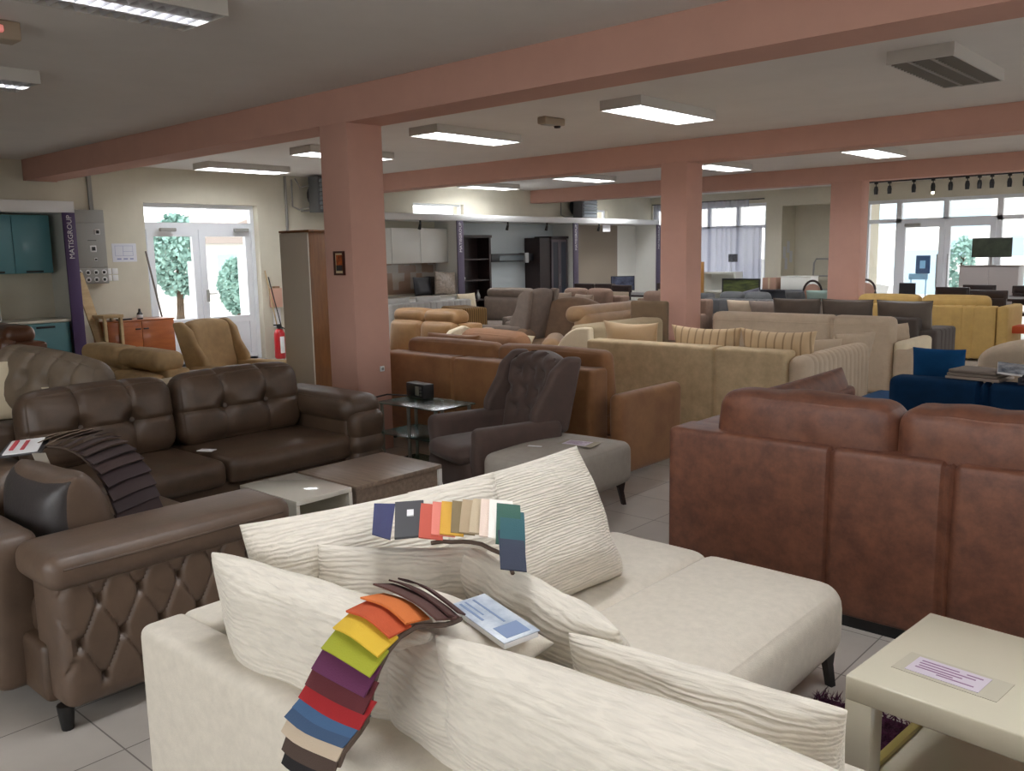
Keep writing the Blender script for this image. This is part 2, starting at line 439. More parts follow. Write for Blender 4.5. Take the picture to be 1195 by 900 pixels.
BY = [4.35, 9.27, 14.2]
for y in BY:
    struct('ceiling_beam', box(WX + .002, EX, y, y + 0.35, 2.62, CH - .001), m_pink)
CX = [(-5.92, -5.57, 4.35, 4.70), (-5.85, -5.49, 9.26, 9.62), (-5.77, -5.27, 14.19, 14.5)]
for (a, b, c, d) in CX:
    struct('column', rbox(a, b, c, d, 0, 2.63, r=0.008, n=(1, 1, 1), seg=1), m_pink)
struct('trim_1', box(WX, WX + 0.03, 4.35, 4.75, 2.62, 2.878), m_pink)

def frame_xz(x0, x1, z0, z1, w, t):          # rectangular frame standing in the XZ plane, thickness along Y
    return join(box(x0, x1, 0, t, z0, z0 + w), box(x0, x1, 0, t, z1 - w, z1), box(x0, x0 + w, 0, t, z0 + w, z1 - w), box(x1 - w, x1, 0, t, z0 + w, z1 - w))
def turn_y(g, x):                            # XZ build -> YZ at wall x (local x becomes +y)
    return xf(g, Matrix.Translation((x, 0, 0)) @ Matrix(((0, -1, 0, 0), (1, 0, 0, 0), (0, 0, 1, 0), (0, 0, 0, 1))))
# --- west double door
t = bpy.data.objects.new('door_1', None); C.objects.link(t); t['kind'] = 'structure'
X = WX - 0.12
obj('door_frame', turn_y(join(frame_xz(5.88, 7.69, 0, 2.4, .06, .08), box(5.94, 7.63, 0, .08, 2.03, 2.13)), X), m_pvc, t)
obj('transom_glass', turn_y(box(5.94, 7.63, .035, .045, 2.13, 2.34), X), m_glass, t)
for (a, b) in ((5.95, 6.74), (6.75, 7.62)):
    l = obj('door_leaf', turn_y(join(frame_xz(a, b, .02, 2.03, .1, .06), box(a + .1, b - .1, 0, .06, .62, .72)), X), m_pvc, t)
    obj('glass_pane', turn_y(box(a + .1, b - .1, .025, .035, .72, 1.93), X), m_glass, l)
    obj('kick_panel', turn_y(rbox(a + .1, b - .1, .015, .045, .12, .62, r=.01, n=(1, 1, 1), seg=1), X), m_pvc, l)
obj('door_handle', join(mv(rbox(-.02, .02, -.02, .02, -.09, .09, r=.01, n=(1, 1, 1)), WX - .11 + .06, 6.80, 1.05), tube([(WX - .06, 6.80, 1.08), (WX - .0, 6.80, 1.08), (WX + .0, 6.92, 1.08)], .009)), m_grey, t)
obj('door_closer', rbox(WX - .08, WX - .02, 6.12, 6.36, 2.0, 2.05, r=.01, n=(1, 1, 1)), m_grey, t)
obj('door_closer', rbox(WX - .08, WX - .02, 7.3, 7.54, 2.0, 2.05, r=.01, n=(1, 1, 1)), m_grey, t)
struct('door_sill', box(WX - .3, WX + .02, 5.88, 7.69, 0.0, 0.02), m_grey)
# --- high strip windows
for i, (a, b) in enumerate(((10.92, 12.22), (16.1, 16.95))):
    t = bpy.data.objects.new('window_%d' % (i + 1), None); C.objects.link(t); t['kind'] = 'structure'
    obj('window_frame', turn_y(frame_xz(a, b, 2.2, 2.54, .04, .06), WX - .08), m_pvc, t)
    obj('glass_pane', turn_y(box(a + .04, b - .04, .025, .032, 2.24, 2.50), WX - .08), m_glass, t)
# --- curtained north window
t = bpy.data.objects.new('window_3', None); C.objects.link(t); t['kind'] = 'structure'
g = frame_xz(-12.1, -9.1, .35, 2.62, .07, .08)
for x in (-11.35, -10.6, -9.85): g = join(g, box(x - .035, x + .035, 0, .08, .42, 2.55))
g = join(g, box(-12.03, -9.17, 0, .08, 2.06, 2.13))
obj('window_frame', mv(g, 0, NY + .1, 0), m_pvc, t)
obj('glass_pane', mv(box(-12.03, -9.17, .03, .04, .42, 2.55), 0, NY + .1, 0), m_glass, t)
# --- glazed street front
t = bpy.data.objects.new('window_4', None); C.objects.link(t); t['kind'] = 'structure'
g = frame_xz(-6.9, 2.5, 0, 2.53, .07, .1)
for x in (-6.24, -4.38, -3.4, -2.2, -1.0, .2, 1.4): g = join(g, box(x - .05, x + .05, 0, .1, .07, 2.46))
g = join(g, box(-5.39, -5.29, 0, .1, 2.1, 2.46), box(-6.83, 2.43, 0, .1, 2.06, 2.14))
obj('window_frame', mv(g, 0, NY + .08, 0), m_pvc, t)
obj('glass_pane', mv(join(box(-6.83, -6.29, .04, .05, .07, 2.46), box(-6.19, -4.43, .04, .05, 2.14, 2.46), box(-4.33, 2.43, .04, .05, .07, 2.46)), 0, NY + .08, 0), m_glass, t)
t = bpy.data.objects.new('door_2', None); C.objects.link(t); t['kind'] = 'structure'
for (a, b, hx) in ((-6.19, -5.345, -5.44), (-5.335, -4.43, -5.24)):
    l = obj('door_leaf', mv(frame_xz(a, b, .02, 2.06, .1, .07), 0, NY + .06, 0), m_pvc, t)
    obj('glass_pane', mv(box(a + .1, b - .1, .03, .04, .12, 1.96), 0, NY + .06, 0), m_glass, l)
    obj('pull_handle', join(tube([(hx, NY - .01, .76), (hx, NY - .01, 1.42)], .016), tube([(hx, NY + .07, .85), (hx, NY - .01, .85)], .01), tube([(hx, NY + .07, 1.33), (hx, NY - .01, 1.33)], .01)), m_steel, l)
obj('door_closer', rbox(-6.1, -5.8, NY - .0, NY + .06, 1.98, 2.04, r=.01, n=(1, 1, 1)), m_grey, t)
# --- windows behind and beside the viewer
for nme, g in (('window_5', frame_xz(-5, 3, .6, 2.6, .07, .08)), ):
    t = bpy.data.objects.new(nme, None); C.objects.link(t); t['kind'] = 'structure'
    for x in (-3, -1, 1): g = join(g, box(x - .04, x + .04, 0, .08, .67, 2.53))
    obj('window_frame', mv(g, 0, SY - .14, 0), m_pvc, t); obj('glass_pane', mv(box(-4.93, 2.93, .03, .04, .67, 2.53), 0, SY - .14, 0), m_glass, t)
t = bpy.data.objects.new('window_6', None); C.objects.link(t); t['kind'] = 'structure'
g = frame_xz(6.5, 10.5, .4, 2.6, .07, .08)
for x in (8.5,): g = join(g, box(x - .04, x + .04, 0, .08, .47, 2.53))
obj('window_frame', turn_y(g, EX + .14), m_pvc, t); obj('glass_pane', turn_y(box(6.57, 10.43, .03, .04, .47, 2.53), EX + .14), m_glass, t)

# ================================================================== OUTSIDE
m_pave = mat('pale_paving', (196, 192, 186), 0.9, var=0.08, vs=2)
struct('ground_outside', join(box(-60, WX - .3, -20, 70, -.2, -.05), box(WX - .3, 40, 21.2, 70, -.2, -.05), box(WX - .3, 40, -20, SY - .2, -.2, -.05), box(EX + .2, 40, SY - .2, 21.2, -.2, -.05)), m_pave)
m_leaf = mat('foliage_green', (150, 184, 174), 0.8, var=0.5, vs=3, col2=(98, 134, 126))
m_bark = mat('tree_bark', (92, 76, 60), 0.9, var=0.3, vs=9)
def crown(cx, cy, cz, rx, ry, rz_, k=900, s=.16, seed=1):
    rnd = random.Random(seed); V = []; F = []
    for i in range(k):
        a = rnd.uniform(0, 2 * PI); z = rnd.uniform(-1, 1); q = (1 - z * z) ** .5; rr = rnd.uniform(.55, 1) ** .6
        rr *= 1 + .22 * noise.noise(Vector((math.cos(a) * 2, math.sin(a) * 2, z * 2 + seed)))
        p = Vector((cx + rx * q * math.cos(a) * rr, cy + ry * q * math.sin(a) * rr, cz + rz_ * z * rr))
        u = Vector((rnd.uniform(-1, 1), rnd.uniform(-1, 1), rnd.uniform(-1, 1))).normalized() * s
        v = u.orthogonal().normalized() * s * .6; n = len(V)
        V += [tuple(p - u), tuple(p + v), tuple(p + u), tuple(p - v)]; F.append((n, n + 1, n + 2, n + 3))
    return V, F
def tree(label, x, y, h, r, seed, th=1.2, group=None, k=1200, name='tree'):
    t = thing(name, label, name.split('_')[-1], (x, y, -.05), 0, group)
    obj('trunk', tube([(0, 0, 0), (.05, .02, th * .6), (0, .05, th), (.02, 0, h * .7)], [.12, .09, .08, .05]), m_bark, t)
    obj('foliage', crown(0, 0, (h + th * .45) / 2, r, r, (h - th * .45) / 2, k, .085, seed), m_leaf, t)
tree('tall leafy tree outside, left leaf of the west door', -21, 10.9, 2.75, .66, 3, th=1.6, k=2600)
tree('rounded green shrub outside, right leaf of the west door', -18, 10.78, 1.62, .40, 8, th=.9, name='garden_shrub', k=3600)
for i, (x, y, h, lb) in enumerate(((-19, 10.2, 1.55, 'slim white post outside, seen in the left door leaf'), (-16.5, 9.98, 1.7, 'slim white post standing before the rounded shrub'), (-19.4, 10.75, 1.5, 'slim white post outside, nearest the door mullion'))):
    solo('garden_post', lb, 'post', rbox(x - .05, x + .05, y - .05, y + .05, -.05, h, r=.01, n=(1, 1, 1)), m_pvc)
m_fac = mat('pale_facade', (222, 222, 218), 0.9); m_roof = mat('grey_roof', (150, 140, 134), 0.9); m_pane = mat('facade_window', (160, 186, 200), 0.2)
def house(label, x0, x1, y0, y1, h, face, wins, roof=True):
    t = thing('building', label, 'building', ((x0 + x1) / 2, (y0 + y1) / 2, -.05))
    cx, cy = (x0 + x1) / 2, (y0 + y1) / 2
    obj('walls', box(x0 - cx, x1 - cx, y0 - cy, y1 - cy, 0, h), m_fac, t)
    if roof: obj('roof', prism([(y0 - cy - .4, h), (y1 - cy + .4, h), (0, h + 1.6)], x0 - cx - .3, x1 - cx + .3, 'YZ'), m_roof, t)
    for (a, b, c, d) in wins:
        if face == 's': w = obj('window', box(a - cx, b - cx, y0 - cy - .03, y0 - cy + .02, c, d), m_pane, t)
        else: w = obj('window', box(x1 - cx - .02, x1 - cx + .03, a - cy, b - cy, c, d), m_pane, t)
house('low white house with pitched roof outside the west door', -36, -30, 16.4, 24, 2.2, 'e', [(17.2, 18.0, .9, 1.8), (19.2, 20.2, .9, 1.8)])
house('pale building across the street with bluish windows', -18, 4, 30, 40, 9, 's',
      [(-10.6, -9.3, 2.3, 3.0), (-8.6, -7.2, 2.2, 3.0), (-10.0, -8.5, .1, 1.5), (-8.4, -7.4, 1.3, 1.8), (-6.6, -5.2, 1.3, 1.9), (-5.6, -4.2, 2.4, 3.2), (-7.0, -5.9, .2, .9), (-2, 0, .3, 1.8), (-13, -11.6, .3, 1.8)], roof=False)
tree('small roadside conifer across the street', -6.9, 26, 1.9, .35, 12, th=.3, name='small_tree', k=500)
t = thing('sign_board', 'dark blue square sign on a stand outside the street door', 'sign', (-6.55, 21.6, -.05))
obj('panel', rbox(-.16, .16, -.02, .02, 1.0, 1.42, r=.02, n=(1, 1, 1)), mat('sign_blue', (24, 62, 104), 0.4), t)
obj('pictogram', join(box(-.06, .06, -.03, -.02, 1.12, 1.3)), mat('sign_pale', (120, 170, 210), 0.4), t)
obj('stand', join(box(-.3, .12, -.015, .015, .86, 1.0), tube([(-.25, 0, 0), (-.25, 0, .9)], .015), tube([(.08, 0, 0), (.08, 0, 1.0)], .015), box(-.3, .12, -.2, .2, 0, .04)), mat('sign_steel', (110, 150, 180), 0.4), t)
t = thing('car', 'white car parked outside the street front, windscreen towards the glass', 'car', (-9.5, 22.3, -.05), 0.1)
obj('body', prism([(-2.1, .25), (2.0, .25), (2.1, .7), (1.3, .85), (.7, 1.35), (-1.2, 1.38), (-1.9, .9), (-2.15, .75)], -.8, .8), mat('car_paint', (225, 228, 232), 0.3, coat=.5), t)
obj('windscreen', prism([(1.24, .88), (.72, 1.32), (.68, 1.30), (1.18, .86)], -.7, .7), mat('car_glass', (60, 90, 110), 0.1), t)
for sx in (-1.3, 1.3):
    for sy in (-.82, .68): obj('wheel', mv(lathe([(.0, 0), (.3, 0), (.33, .03), (.33, .12), (.3, .15), (.0, .15)], 20), sx, sy + .15, .33, rx=PI / 2), m_black, t)

# ================================================================== CEILING FITTINGS
m_tube = emit('fluorescent_tube', (250, 252, 255), LAMP_EMIT)
m_louv = mat('louvre_mirror', (200, 200, 204), 0.35, metal=0.6)
m_dlouv = mat('louvre_dark', (132, 126, 118), 0.45)
def light(label, x, y, lit=True, w=.42, l=1.26, big=False, lv=10):
    t = thing('ceiling_light', label, 'ceiling light', (x, y, CH), 0, 'louvred fluorescent fittings on the ceiling')
    h = .085
    obj('housing', join(box(-w / 2, -w / 2 + .012, -l / 2, l / 2, -h, 0), box(w / 2 - .012, w / 2, -l / 2, l / 2, -h, 0), box(-w / 2 + .012, w / 2 - .012, -l / 2, -l / 2 + .012, -h, 0),
                        box(-w / 2 + .012, w / 2 - .012, l / 2 - .012, l / 2, -h, 0), box(-w / 2 + .012, w / 2 - .012, -l / 2 + .012, l / 2 - .012, -.012, 0)), m_alu, t)
    if lit:
        if big:
            for sx in (0,): obj('fluorescent_tube', mv(box(-.065, .065, -l / 2 + .03, l / 2 - .03, -.05, -.03), sx), m_tube, t)
        else: obj('diffuser', box(-w / 2 + .03, w / 2 - .03, -l / 2 + .03, l / 2 - .03, -.06, -.045), m_tube, t)
    G = ([], [])
    if big or not lit:
        for i in range(1, lv * 2):
            y0 = -l / 2 + l * i / (lv * 2)
            G = join(G, prism([(y0 - .012, -.03), (y0, -h - .002), (y0 + .012, -.03)] if not lit else [(y0 - .028, -.028), (y0, -h), (y0 + .028, -.028)], -w / 2 + .013, w / 2 - .013, 'YZ'))
        for sx in (-.07, .07): G = join(G, box(sx - .012, sx + .012, -l / 2 + .013, l / 2 - .013, -h - .001, -.028))
    else:
        for i in range(1, lv): y0 = -l / 2 + l * i / lv; G = join(G, box(-w / 2 + .013, w / 2 - .013, y0 - .002, y0 + .002, -h, -.064))
        G = join(G, box(-.003, .003, -l / 2 + .013, l / 2 - .013, -h, -.064))
    obj('louvre', G, m_dlouv if not lit else m_louv, t)
    return t
LIGHTS = [(-4.32, 1.87, True, 'lit louvred fitting cut by the top edge of the photo, left', True), (-6.72, 1.87, True, 'lit louvred fitting cut by the left edge above the salmon beam', True),
          (-11.12, 6.85, True, 'lit fitting over the west door', False), (-8.85, 6.85, True, 'unlit looking fitting half hidden behind the near column', False),
          (-6.7, 6.82, True, 'lit long fitting just right of the near column, beside the alarm box', False), (-4.42, 6.98, True, 'lit wide fitting right of the alarm box', False),
          (-1.98, 6.87, False, 'unlit fitting with dark louvres at upper right', False), (-11.4, 12.15, True, 'lit thin fitting above the high strip window', False),
          (-9.18, 12.15, True, 'lit thin fitting left of the middle column', False), (-6.64, 12.15, True, 'lit fitting just right of the middle column', False),
          (-4.33, 12.05, True, 'lit small fitting above the far right column', False)]
for (x, y, on, lb, big) in LIGHTS: light(lb, x, y, on, big=big, w=.42 if not big else .44)
for (x, y) in ((-11.0, 16.25), (-8.9, 16.25), (-6.6, 16.25), (-4.3, 16.25), (-2.0, 16.25), (.35, 12.1), (-1.98, 1.87), (.35, 1.87), (.35, 6.87), (2.7, 6.87), (2.7, 1.87)):  # unseen fittings added to brighten the near room and the far bays
    q = light('added unseen louvred fitting for more room light', x, y, True); q['kind'] = 'structure'
def alarm(label, x, y, rz):
    t = thing('smoke_alarm', label, 'alarm', (x, y, CH), rz)
    obj('casing', rbox(-.055, .055, -.15, .15, -.07, 0, r=.015, n=(1, 1, 1)), mat('beige_plastic', (165, 150, 132), 0.5), t)
    obj('lamp_lens', mv(lathe([(.0, -.02), (.03, -.018), (.035, 0)], 14), 0, .09, -.07), mat('dark_lens', (50, 36, 34), 0.2), t)
    obj('grille', mv(rbox(-.035, .035, -.07, .07, -.004, .002, r=.002, n=(1, 1, 1)), 0, -.05, -.071), m_grey, t)
alarm('small beige alarm box on the ceiling between two lit fittings', -5.51, 6.77, 0.0)
t = thing('emergency_light', 'small beige ceiling box with a red lamp at the left edge of the photo', 'alarm', (-5.33, 1.83, CH), 0)
obj('casing', rbox(-.07, .07, -.1, .12, -.1, 0, r=.012, n=(1, 1, 1)), mat('beige_plastic', (165, 150, 132), 0.5), t)
obj('red_lamp', rbox(.05, .085, -.05, .03, -.07, -.03, r=.012, n=(1, 1, 1)), emit('red_lens', (220, 40, 30), 0.6), t, label='small red lamp')

# ================================================================== FOREGROUND
m_cream = mat('cream_weave', (214, 206, 192), 0.9, var=0.05, vs=30, bump=0.25, bs=260, bd=0.004, sheen=.15)
m_creamC = crinkle('cream_crinkle', (220, 213, 200), scale=74, strength=0.55, axis=(0.22, 1, 1.1), d=0.008, var=0.05)
m_creamC2 = crinkle('cream_crinkle_fine', (220, 213, 200), scale=90, strength=0.6, axis=(0.16, 1, 1.2), d=0.008, var=0.06)
m_blackmetal = mat('black_metal', (16, 16, 17), 0.35)
# --- big cream corner sofa
t = thing('corner_sofa', 'large cream corner sofa with chaise in the foreground, on black angled legs', 'sofa', (-1.7, 2.0, 0))
def L(x0, x1, y0, y1): return x0 + 1.7, x1 + 1.7, y0 - 2.0, y1 - 2.0
obj('backrest', rbox(*L(-2.28, .35, .99, 1.13), .12, .62, r=.03, n=(20, 2, 4), seg=4, puff=(0, 0, .004)), m_cream, t)
obj('side_backrest', rbox(*L(-2.28, -2.13, 1.11, 2.75), .12, .62, r=.03, n=(2, 14, 4), seg=4), m_cream, t)
obj('seat', rbox(*L(-2.16, -1.63, 1.10, 3.02), .15, .42, r=.085, n=(6, 14, 2), seg=5, puff=(.0, .015, .012)), m_cream, t)
obj('seat', rbox(*L(-1.68, -1.10, 1.10, 3.0), .15, .425, r=.085, n=(6, 14, 2), seg=5, puff=(.012, .015, .014)), m_cream, t)
obj('seat', rbox(*L(-1.12, .33, 1.10, 1.95), .15, .42, r=.085, n=(12, 8, 2), seg=5, puff=(0, .01, .012)), m_cream, t)
def angled_leg(x, y, dx, dy, zt=.16):
    w = .045
    return join(mv(prism([(0, zt), (.11, zt), (.05, .115), (.018, 0), (-.006, 0), (.012, .09)], -.014, .014, 'XZ'), x, y, 0, rz=math.atan2(dy, dx)))
for (x, y, dx, dy) in ((-1.165, 3.03, -.25, -1), (-2.08, 2.9, .3, -1), (-2.2, 1.06, .3, 1), (.2, 1.85, -.3, -1)):
    obj('leg', angled_leg(x + 1.7, y - 2.0, dx, dy), m_blackmetal, t)
cw = dict(n=26, lump=.012)
cushion('big cream crinkled cushion at the left, under the swatch fan with the dark card', (-1.86, 1.60, .41), .86, .50, .28, m_creamC, yaw=math.radians(80), lean=.30, seed=1, **cw)
cushion('large cream crinkled cushion standing highest, next to the open chaise seat', (-1.80, 2.15, .415), .78, .50, .28, m_creamC2, yaw=math.radians(84), lean=.42, roll=-.03, seed=2, **cw)
cushion('cream crinkled cushion leaning in the near left corner beside the colourful swatches', (-1.66, 1.27, .41), .80, .46, .27, m_creamC, yaw=math.radians(182), lean=.34, seed=3, **cw)
cushion('cream cushion in the middle of the near back, right behind the colourful swatch strip', (-1.12, 1.26, .41), .60, .44, .24, m_creamC, yaw=math.radians(178), lean=.32, seed=4, **cw)
cushion('cream crinkled cushion nearest the viewer, at the bottom edge of the photo', (-.76, 1.24, .41), .90, .47, .30, m_creamC, yaw=math.radians(181), lean=.26, roll=.02, seed=5, **cw)
cushion('small cream cushion with pointed tip in front of the dark card swatches', (-1.69, 1.42, .41), .46, .43, .15, m_creamC, yaw=math.radians(38), lean=.16, seed=6, **cw)
cushion('cream crinkled cushion in the second row, left of the catalogue', (-1.30, 1.62, .41), .74, .44, .2, m_creamC, yaw=math.radians(164), lean=.28, seed=7, **cw)
cushion('cream ribbed cushion in the second row, in front of the chaise seat at lower right', (-.80, 1.47, .41), .56, .42, .2, m_creamC2, yaw=math.radians(186), lean=.22, seed=8, **cw)
solo('cushion', 'flat smooth cream cushion lying under the white catalogue', 'cushion', pillow(.46, .22, .13, n=18, seed=9, lump=.004), m_cream, (-1.37, 1.17, .745), (-PI / 2 + .12, 0, math.radians(-4)), angle=80)
# --- swatch fans
def fan(name, label, strips, th, loc, width, sag=.02, tdir=None):
    t = thing(name, label, 'fabric swatches', loc)
    n = len(strips); O = Vector(loc)
    mid = [(Vector(a) + Vector(b)) / 2 for (_, _, a, b) in strips]
    for i, (nm, col, a, b) in enumerate(strips):
        A = Vector(a); B = Vector(b)
        tan = (mid[min(i + 1, n - 1)] - mid[max(i - 1, 0)])
        if tan.length < 1e-6: tan = Vector((1, 0, 0))
        if tdir: tan = Vector(tdir)
        tan.normalize(); wv = tan
        bul = (B - A).cross(tan).normalized()
        if bul.dot(Vector((0, -.4, 1))) < 0: bul = -bul
        pts = []
        for k in range(7):
            u = k / 6; pts.append(A.lerp(B, u) + bul * (sag * math.sin(PI * u) + .0015 * math.sin(7 * u + i)) + Vector((0, 0, .0035 * i if tdir else 0)) - O)
        w = width[i] if isinstance(width, list) else width
        tilt = (wv * 1.0 + bul * (.02 if tdir else .22)).normalized()
        obj('swatch', slab(pts, tilt, w, th), mat('swatch_' + nm.replace(' ', '_'), col, .85, bump=.3, bs=300, bd=.003), t, label=nm + ' fabric swatch')
    sp = [m - O - Vector((0, 0, .012)) + (Vector(strips[i][3]) - mid[i]) * .96 for i, m in enumerate(mid)]
    obj('spine_band', tube([tuple(p) for p in sp[:-1]], .0055, 6), mat('band_brown', (82, 66, 56), .8), t)
    return t
F1 = [('dark brown', (70, 42, 40), (-1.46, 1.24, .872), (-1.22, 1.19, .872)), ('umber brown', (78, 48, 44), (-1.44, 1.20, .884), (-1.20, 1.15, .884)), ('cocoa brown', (84, 54, 48), (-1.43, 1.16, .892), (-1.19, 1.12, .892)),
      ('orange', (206, 112, 50), (-1.40, 1.105, .892), (-1.23, 1.08, .892)), ('burnt orange', (190, 80, 40), (-1.395, 1.06, .886), (-1.23, 1.035, .886)), ('yellow', (216, 178, 50), (-1.39, 1.02, .872), (-1.22, .995, .872)),
      ('lime green', (156, 160, 40), (-1.385, .985, .848), (-1.21, .965, .852)), ('purple', (92, 36, 74), (-1.38, .955, .822), (-1.205, .945, .826)), ('maroon', (92, 34, 40), (-1.385, .94, .795), (-1.20, .935, .80)),
      ('red', (158, 26, 32), (-1.395, .93, .765), (-1.20, .925, .77)), ('blue', (66, 98, 136), (-1.41, .925, .735), (-1.22, .922, .742)), ('steel blue', (60, 84, 116), (-1.43, .918, .71), (-1.24, .918, .716)),
      ('beige', (196, 178, 156), (-1.44, .912, .685), (-1.26, .914, .69)), ('taupe brown', (74, 58, 50), (-1.435, .905, .655), (-1.27, .908, .662)), ('black', (26, 22, 24), (-1.43, .90, .63), (-1.28, .903, .635))]
fan('swatch_fan', 'colourful fan of fabric swatches, orange to blue, hanging over the near sofa back', F1, .004, (-1.33, 1.0, .6), .062, sag=.012)
F2 = [('coral', (190, 88, 72), (-1.70, 1.56, .93), (-1.58, 1.44, .89)), ('salmon pink', (220, 130, 116), (-1.67, 1.575, .932), (-1.56, 1.465, .892)), ('mustard', (206, 158, 60), (-1.645, 1.585, .932), (-1.54, 1.475, .892)),
      ('olive brown', (128, 112, 82), (-1.62, 1.60, .932), (-1.52, 1.495, .892)), ('tan', (172, 152, 124), (-1.60, 1.62, .932), (-1.50, 1.505, .892)), ('sand', (186, 170, 144), (-1.575, 1.635, .932), (-1.47, 1.51, .892)),
      ('blush', (222, 202, 188), (-1.55, 1.64, .930), (-1.43, 1.505, .888)), ('off white', (234, 228, 220), (-1.525, 1.645, .928), (-1.40, 1.505, .885)), ('dark green', (52, 92, 80), (-1.49, 1.635, .922), (-1.37, 1.50, .875)),
      ('teal', (44, 88, 96), (-1.455, 1.61, .912), (-1.33, 1.47, .86)), ('dark navy', (50, 56, 74), (-1.43, 1.57, .895), (-1.30, 1.44, .84))]
t = fan('swatch_fan', 'fan of fabric swatches, coral to teal, with a dark grey card on the cream cushions', F2, .004, (-1.55, 1.55, .9), .062, sag=.012, tdir=(.8, .55, -.1))
o_ = Vector((-1.55, 1.55, .9))
def quad(p0, p1, p2, p3, th=.004):
    P = [Vector(p) for p in (p0, p1, p2, p3)]; nn = (P[1] - P[0]).cross(P[3] - P[0]).normalized() * th
    V = [tuple(p) for p in P] + [tuple(p + nn) for p in P]
    return V, [(3, 2, 1, 0), (4, 5, 6, 7)] + [(i, (i + 1) % 4, (i + 1) % 4 + 4, i + 4) for i in range(4)]
def rel(ps, o): return [tuple(Vector(p) - o) for p in ps]
obj('cover_card', quad(*rel(((-1.80, 1.515, .925), (-1.66, 1.39, .885), (-1.61, 1.435, .89), (-1.74, 1.565, .93)), o_), th=.006), mat('card_grey', (66, 66, 70), .6), t, label='dark grey cover card')
obj('card_label', quad(*rel(((-1.735, 1.50, .917), (-1.71, 1.477, .911), (-1.697, 1.489, .912), (-1.722, 1.512, .918)), o_ + Vector((0, 0, -.0045))), th=.003), m_white_paper, t)
obj('plastic_sleeve', quad(*rel(((-1.83, 1.465, .93), (-1.70, 1.35, .90), (-1.665, 1.38, .885), (-1.795, 1.51, .925)), o_), th=.003), mat('sleeve_blue', (70, 74, 110), .15, spec=.8), t, label='glossy dark blue plastic sleeve')
# --- catalogue
t = thing('catalogue', 'white catalogue with blue print lying on the flat smooth cushion', 'catalogue', (-1.225, 1.29, .815), (0.03, 0.08, math.radians(-12)))
obj('pages', rbox(-.10, .10, -.044, .044, 0, .014, r=.003, n=(1, 1, 1), seg=1), m_white_paper, t)
obj('cover', rbox(-.102, .102, -.046, .046, .0141, .017, r=.001, n=(1, 1, 1), seg=1), mat('catalogue_cover', (206, 214, 222), .35, var=.25, vs=18, col2=(150, 164, 184)), t)
obj('cover_print', join(box(-.09, .0, -.03, -.024, .0171, .0176), box(-.09, -.02, -.015, -.011, .0171, .0176), box(-.09, .03, .005, .01, .0171, .0176), box(.04, .09, -.03, .03, .0171, .0176)), mat('print_blue', (120, 140, 176), .5), t)

# --- cream coffee table, rug, label
m_lac = mat('cream_lacquer', (208, 202, 182), 0.22, coat=.3)
t = thing('coffee_table', 'cream lacquered coffee table with lower shelf at the bottom right corner', 'table', (-.22, 2.5, 0), math.radians(-4.5))
obj('table_top', rbox(-.59, .59, -.29, .29, .38, .45, r=.006, n=(1, 1, 1), seg=2), m_lac, t)
for sx in (-1, 1):
    for sy in (-1, 1): obj('leg', rbox(sx * .552 - .037, sx * .552 + .037, sy * .252 - .037, sy * .252 + .037, 0, .382, r=.004, n=(1, 1, 1), seg=1), m_lac, t)
obj('shelf', rbox(-.54, .54, -.25, .25, .13, .155, r=.004, n=(1, 1, 1), seg=1), m_lac, t)
for g in (rbox(-.555, -.53, -.23, .23, .115, .17, r=.004, n=(1, 1, 1), seg=1), rbox(.53, .555, -.23, .23, .115, .17, r=.004, n=(1, 1, 1), seg=1)): obj('shelf_rail', g, mat('olive_edge', (160, 146, 84), .4), t)
def paper_label(label, x, y, z, rz, w=.2, d=.1, tape=True, mcol=(200, 190, 202)):
    t = thing('price_label', label, 'label', (x, y, z), rz)
    obj('plastic_sleeve', box(-w / 2 - .03, w / 2 + .05, -d / 2 - .015, d / 2 + .015, .0005, .0015), mat('clear_sleeve', (196, 190, 172), .15, spec=.8), t)
    obj('paper', box(-w / 2, w / 2, -d / 2, d / 2, .0016, .0026), mat('label_paper', mcol, .6), t)
    G = ([], [])
    for k, (a, b, y_) in enumerate(((-.42, .1, .3), (-.42, .35, .14), (-.4, .2, -.02), (-.42, .1, -.16), (-.1, .4, -.28), (.2, .42, .3))):
        G = join(G, box(a * w, b * w, y_ * d - .003, y_ * d + .003, .0027, .0031))
    obj('printed_lines', G, mat('label_print', (136, 100, 134), .6), t)
    return t
paper_label('price label in a clear sleeve taped on the cream coffee table', -.62, 2.43, .4505, math.radians(-6), w=.19, d=.1)
# shaggy rug
m_rug = mat('purple_shag', (84, 32, 66), 0.95, var=0.5, vs=40, col2=(48, 16, 38))
t = thing('rug', 'dark purple shaggy rug under the cream coffee table', 'rug', (-.1, 2.4, 0))
obj('backing', box(-1.04, .95, -.75, .50, .001, .012), m_rug, t)
rnd = random.Random(4); V = []; F = []
for i in range(9000):
    x = rnd.uniform(-1.06, .2); y = rnd.uniform(-.3, .52); a = rnd.uniform(0, 2 * PI); l = rnd.uniform(.02, .045)
    dx, dy = math.cos(a) * l, math.sin(a) * l; n = len(V)
    V += [(x - dy * .1, y + dx * .1, .01), (x + dy * .1, y - dx * .1, .01), (x + dx, y + dy, .028 + rnd.uniform(-.008, .012))]; F.append((n, n + 1, n + 2))
obj('pile', (V, F), m_rug, t, kind='stuff')

